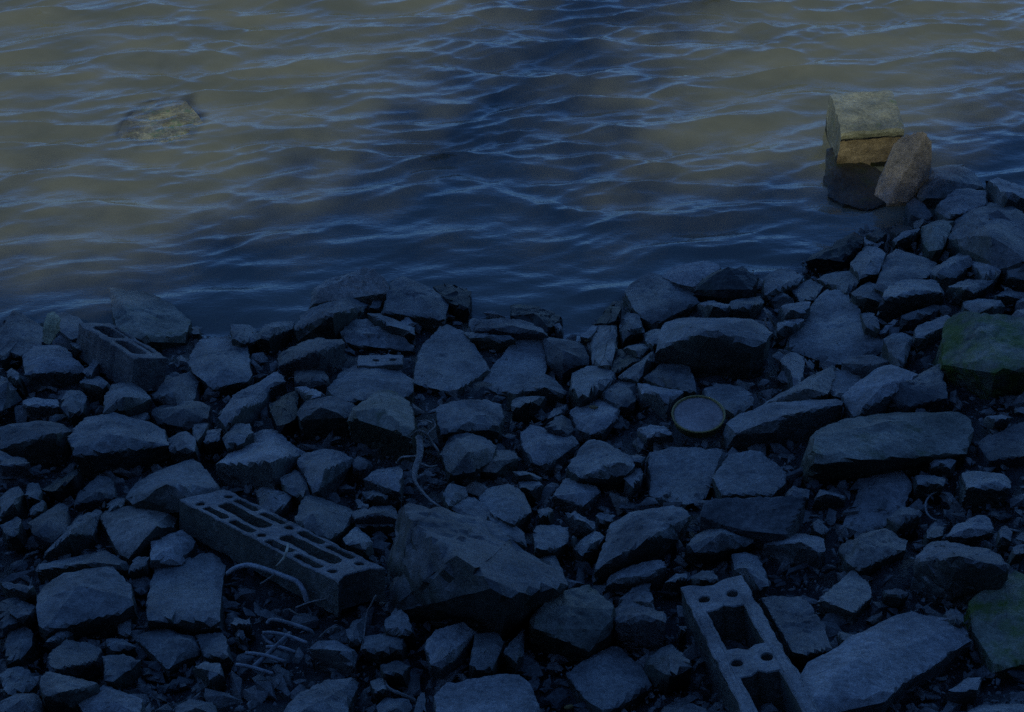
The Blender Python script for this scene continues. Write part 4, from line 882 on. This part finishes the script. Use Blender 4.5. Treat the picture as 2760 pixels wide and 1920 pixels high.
# ------------------------------------------------------------------ water
def water_mat():
    m, n, o = mat('silty_river_water'); L = n.links.new
    at_ = N(n, 'Attribute'); at_.attribute_name = 'clarity'
    tc = N(n, 'TexCoord')
    mp = N(n, 'Mapping'); mp.inputs['Scale'].default_value = (1, 2.2, 1); L(tc.outputs['Object'], mp.inputs['Vector'])
    nz = N(n, 'TexNoise', Scale=2.2, Detail=6, Roughness=.6); L(mp.outputs[0], nz.inputs['Vector'])
    silt = ramp(n, nz.outputs[0], [(.35, (.105, .118, .095)), (.65, (.150, .162, .128))])
    df = N(n, 'BsdfDiffuse'); L(silt, df.inputs['Color']); up = N(n, 'CombineXYZ', Z=1.0); L(up.outputs[0], df.inputs['Normal'])
    nr = N(n, 'TexNoise', Scale=60, Detail=3, Roughness=.6)
    sc = N(n, 'Mapping'); sc.inputs['Scale'].default_value = (.6, 1.2, 1); L(tc.outputs['Object'], sc.inputs['Vector']); L(sc.outputs[0], nr.inputs['Vector'])
    bp = N(n, 'Bump', Strength=.6, Distance=.003); L(nr.outputs[0], bp.inputs['Height'])
    tr = N(n, 'BsdfTransparent'); tr.inputs[0].default_value = (.97, .96, .90, 1)
    m1 = N(n, 'MixShader'); L(at_.outputs['Fac'], m1.inputs[0]); L(df.outputs[0], m1.inputs[1]); L(tr.outputs[0], m1.inputs[2])
    gl = N(n, 'BsdfGlossy', Roughness=.075); gl.inputs['Color'].default_value = (.94, .97, 1, 1); L(bp.outputs[0], gl.inputs['Normal'])
    fr_ = N(n, 'Fresnel', IOR=1.62); L(bp.outputs[0], fr_.inputs['Normal'])
    ge = N(n, 'NewGeometry'); inv = N(n, 'Math', operation='SUBTRACT'); inv.inputs[0].default_value = 1; L(ge.outputs['Backfacing'], inv.inputs[1])
    fr = N(n, 'Math', operation='MULTIPLY'); L(fr_.outputs[0], fr.inputs[0]); L(inv.outputs[0], fr.inputs[1])      # light coming up from below is let out
    m2 = N(n, 'MixShader'); L(fr.outputs[0], m2.inputs[0]); L(m1.outputs[0], m2.inputs[1]); L(gl.outputs[0], m2.inputs[2])
    L(m2.outputs[0], o.inputs[0]); return m
wr = np.random.RandomState(42)
WV = []
for k in range(190):
    lam = .038 * math.exp(wr.uniform(0, 2.2)); th = math.radians(-90 + 9 + wr.normal() * (20 if lam < .2 else 14))
    WV.append([2 * math.pi / lam, math.cos(th), math.sin(th), lam * wr.uniform(.4, 1.4) * min(1, (lam / .08)) ** .6, wr.uniform(0, 6.283)])
_n = WAVE_S / math.sqrt(sum((q[0] * q[3]) ** 2 / 2 for q in WV))
for q in WV: q[3] *= _n
def waves(gx, gy):
    p = np.stack([gx.ravel(), gy.ravel(), gx.ravel() * 0], 1)
    far = np.hypot(gx, gy - 5); att = np.clip(1 - (far - 6) / 8, 0, 1)
    sh = np.clip((gy - yshore(gx)) / .75, 0, 1); sh = .5 + .5 * sh * sh * (3 - 2 * sh)
    patch = .9 + .9 * fbm(p * 1.1 + 50, 2).reshape(gx.shape)
    wx = fbm(p * 1.6 + 7, 2).reshape(gx.shape) * .12; wy = fbm(p * 1.6 + 90, 2).reshape(gx.shape) * .12
    z = 0; dx = 0; dy = 0
    for kk, cx, cy, a, ph in WV:
        t = kk * (cx * (gx + wx) + cy * (gy + wy)) + ph
        s, c = np.sin(t), np.cos(t); z = z + a * s; dx = dx + cx * a * c; dy = dy + cy * a * c
    A_ = att * sh * np.clip(patch, .25, 1.5)
    return gx + dx * A_ * .6, gy + dy * A_ * .6, z * A_
def wz(gx, gy):
    x, y, z = waves(gx, gy); return np.stack([x, y, z], -1)
X = axis(-2.6, 2.6, .0115, 400, 1.12); Y = axis(3.35, 7.3, .0105, 400, 1.12); Y = Y[Y > 2.9]
wo_, gx, gy = sheet('water', X, Y, wz, water_mat()); tag(wo_, kind='structure')
g = ground(gx, gy); cl = np.exp(-np.maximum(-g, 0) / .012) * .5
d = np.hypot((gx - SUBC[0]) / .138, (gy - SUBC[1]) / .19) + fbm(np.stack([gx.ravel(), gy.ravel(), gx.ravel() * 0], 1) * 9, 3).reshape(gx.shape) * .35
cl = np.maximum(cl, (.90) * np.clip((1.15 - d) * 3, 0, 1))
at_ = wo_.data.attributes.new('clarity', 'FLOAT', 'POINT'); at_.data.foreach_set('value', cl.ravel().astype(np.float32))

# ------------------------------------------------------------------ small fill: loose stones between the large ones, then grit
SHX = ['g', 'g', 'g', 'p', 'd', 'b']
def pebble(x, y, r, lev, rr, up=0.0):
    n_ = rr.randint(7, 10); q = rr.normal(size=(n_, 3)); q /= np.linalg.norm(q, axis=1)[:, None]
    q = q * np.array([rr.uniform(.8, 1.3), rr.uniform(.6, 1.0), rr.uniform(.35, .75)]) * r
    a = rr.uniform(0, 3.14); R_ = Euler((rr.uniform(-.4, .4), rr.uniform(-.4, .4), a)).to_matrix(); q = q @ np.array(R_).T
    q += np.array([x, y, gnd(x, y) - .012 + r * .35 + up]); return q
cand = []; used = []; rr = np.random.RandomState(77)
for _ in range(9000):
    sx, sy = rr.uniform(-20, 2780), rr.uniform(560, 1935); r = rr.uniform(11, 34) * 1.2
    i, j = int(sy / 4 / 1.20209), int(sx / 4 / 1.20209)
    if not (0 <= i < 400 and 0 <= j < 580) or COVER[i, j]: continue
    p = hit(sx, sy, lambda a, b: ground(a, b))
    if p[1] > yshore(p[0]) - .03: continue
    if any((sx - a) ** 2 + (sy - b) ** 2 < (.72 * (r + c)) ** 2 for a, b, c in used): continue
    used.append((sx, sy, r)); cand.append((r, sx, sy, p))
for _ in range(9000):
    sx, sy = rr.uniform(-20, 2780), rr.uniform(560, 1935); r = rr.uniform(6.5, 13) * 1.2
    i, j = int(sy / 4 / 1.20209), int(sx / 4 / 1.20209)
    if not (0 <= i < 400 and 0 <= j < 580) or COVER[i, j]: continue
    p = hit(sx, sy, ground)
    if p[1] > yshore(p[0]) - .02 or any((sx - a) ** 2 + (sy - b) ** 2 < (.7 * (r + c)) ** 2 for a, b, c in used): continue
    used.append((sx, sy, r)); cand.append((r, sx, sy, p))
    if len(cand) > 620: break
cand.sort(key=lambda c: -c[0])
seen_labels = set()
def small_label(x, y, kd):
    nm = dict(g='grey', p='pale', d='dark', b='brownish')[kd]
    for a, b, lb, wd_ in sorted(NAMED, key=lambda q: math.hypot(q[0] - x, (q[1] - y) * 1.2) - q[3] * .3):
        for cut in (',', ' with ', ' beside ', ' that ', ' on the ', ' cut by ', ' propped ', ' lying ', ' just ', ' casting '):
            if cut in lb and len(lb.split(cut)[0].split()) >= 3: lb = lb.split(cut)[0]
        side = ('above' if y < b else 'below') if abs(y - b) > abs(x - a) * .8 else ('left of' if x < a else 'right of')
        out = f'small loose {nm} stone {side} the {lb}'
        if len(out.split()) <= 16 and out not in seen_labels: seen_labels.add(out); return out
SV = []; SF = []; sn = 0
for k, (r, sx, sy, p) in enumerate(cand):
    rad = r / (FOC / to_px(p)[2]); P = pebble(p[0], p[1], rad, 3, rr, rr.uniform(-.006, .012))
    if k < 70:
        q, f = rock_geo(P, 3, rr, p=rr.uniform(60, 150), rough=1.1, chips=6)
        kd = SHX[rr.randint(len(SHX))]; o = put_at('stone', q, f, M[kd])
        tag(o, small_label(sx, sy, kd), 'stone', 'small loose stones in the gaps of the rubble')
    else:
        q, f = rock_geo(P, 2, rr, p=18, rough=.8, chips=2); SV.append(q); SF.append(f + sn); sn += len(q)
# shards and grit scattered over the mud: angular chips
PROTO = []
for _ in range(70):
    q = rr.normal(size=(9, 3)); q /= np.linalg.norm(q, axis=1)[:, None]; q *= rr.uniform(.75, 1, (9, 1))
    bm = bmesh.new(); [bm.verts.new(p) for p in q]; g_ = bmesh.ops.convex_hull(bm, input=bm.verts[:])
    bmesh.ops.delete(bm, geom=[v for v in bm.verts if not v.link_faces], context='VERTS'); bmesh.ops.triangulate(bm, faces=bm.faces[:]); bm.verts.index_update()
    PROTO.append((np.array([v.co[:] for v in bm.verts]), np.array([[v.index for v in f.verts] for f in bm.faces]))); bm.free()
n_g = 0
while n_g < 9000:
    sx, sy = rr.uniform(-60, 2820), rr.uniform(540, 1980); dd = hit(sx, sy, ground)
    if dd[1] > yshore(dd[0]) + .12: continue
    r = min(.0032 * math.exp(rr.exponential(.72)), .030)
    u_, f = PROTO[rr.randint(len(PROTO))]
    ax = np.array([rr.uniform(.9, 1.6), rr.uniform(.6, 1), rr.uniform(.25, .6)])
    R_ = np.array(Euler((rr.uniform(-.6, .6), rr.uniform(-.6, .6), rr.uniform(0, 3.1))).to_matrix())
    q = (u_ * ax * r) @ R_.T + np.array([dd[0], dd[1], gnd(dd[0], dd[1]) - .004 + rr.uniform(0, .014)])
    SV.append(q); SF.append(f + sn); sn += len(q); n_g += 1
# rubble running on past both sides of the frame
for _ in range(260):
    sd_ = rr.choice([-1, 1]); y = rr.uniform(1.7, 4.2); ed = .3273 * math.hypot(y, 2.2) * .95
    x = sd_ * (ed + .05 + rr.uniform(0, 1.1)); r = rr.uniform(.04, .13)
    if y > yshore(x) + .1: continue
    q, f = rock_geo(pebble(x, y, r, 3, rr), 3, rr, p=80, rough=1, chips=5); SV.append(q); SF.append(f + sn); sn += len(q)
o = put('shingle', np.vstack(SV), np.vstack(SF), stone_mat('wet_grit', (.07, .073, .075), (.19, .19, .18), rough=.55), smooth=False); tag(o, 'loose grey grit and shingle filling the gaps between the stones', kind='stuff')

# ------------------------------------------------------------------ scrub and a slender tree on the crest of the bank behind the viewer
BARK = stone_mat('tree_bark', (.06, .05, .04), (.12, .10, .08))
LEAFM = stone_mat('tree_foliage', (.035, .06, .02), (.06, .09, .03))
tr_ = np.random.RandomState(8)
def leaves(name, C_, s0, s1, parent=None):
    n = len(C_); a = tr_.normal(size=(n, 3)); b = tr_.normal(size=(n, 3)); a /= np.linalg.norm(a, axis=1)[:, None]
    b -= a * (a * b).sum(1)[:, None]; b /= np.linalg.norm(b, axis=1)[:, None]; s = tr_.uniform(s0, s1, (n, 1))
    V = np.stack([C_ - a * s, C_ + b * s * .5, C_ + a * s, C_ - b * s * .5], 1).reshape(-1, 3)
    if parent is not None: V = V - np.array(parent.location[:])
    return put(name, V, np.arange(4 * n).reshape(n, 4), LEAFM, False, parent)
n = 13000; lx = tr_.uniform(-6.2, -1.2, n); ly = tr_.uniform(-5.7, -4.9, n)
lz = crest(lx) - .05 + tr_.exponential(.2, n) * (.6 + 1.1 * np.abs(np.sin(lx * 2.1) + .4 * np.sin(lx * 5.3)))
tag(leaves('bank_scrub', np.stack([lx, ly, lz], 1), .02, .045), 'low leafy scrub along the crest of the high bank behind the viewer', kind='stuff')
a_ = flat_hit(*src('d', 965, 430)); tx = float(a_[0] - (SUN_DX / SUN_DY) * (a_[1] + 5.1)); ty = -5.1; tz = float(crest(tx))
e = rootobj('bank_tree', (tx, ty, tz - .3), 'slender leafy tree on the crest of the high bank behind the viewer', 'tree')
tube('trunk', [(tx, ty, tz - .3, .05), (tx + .02, ty, tz + .5, .045), (tx - .04, ty, tz + 1.1, .04), (tx + .03, ty, tz + 2.6, .02)], BARK, n=10, parent=e, knob=.08)
n = 3300; hz = tr_.uniform(-.1, 2.9, n); wd_ = .48 * (1 - .35 * np.abs(hz - .3) / 2.6) + .05 * np.sin(hz * 5)
c = np.stack([tx + tr_.normal(size=n) * wd_ * .7 + .05 * np.sin(hz * 3), ty + tr_.normal(size=n) * .2, tz + hz], 1)
leaves('crown', c, .025, .055, e)['kind'] = 'stuff'
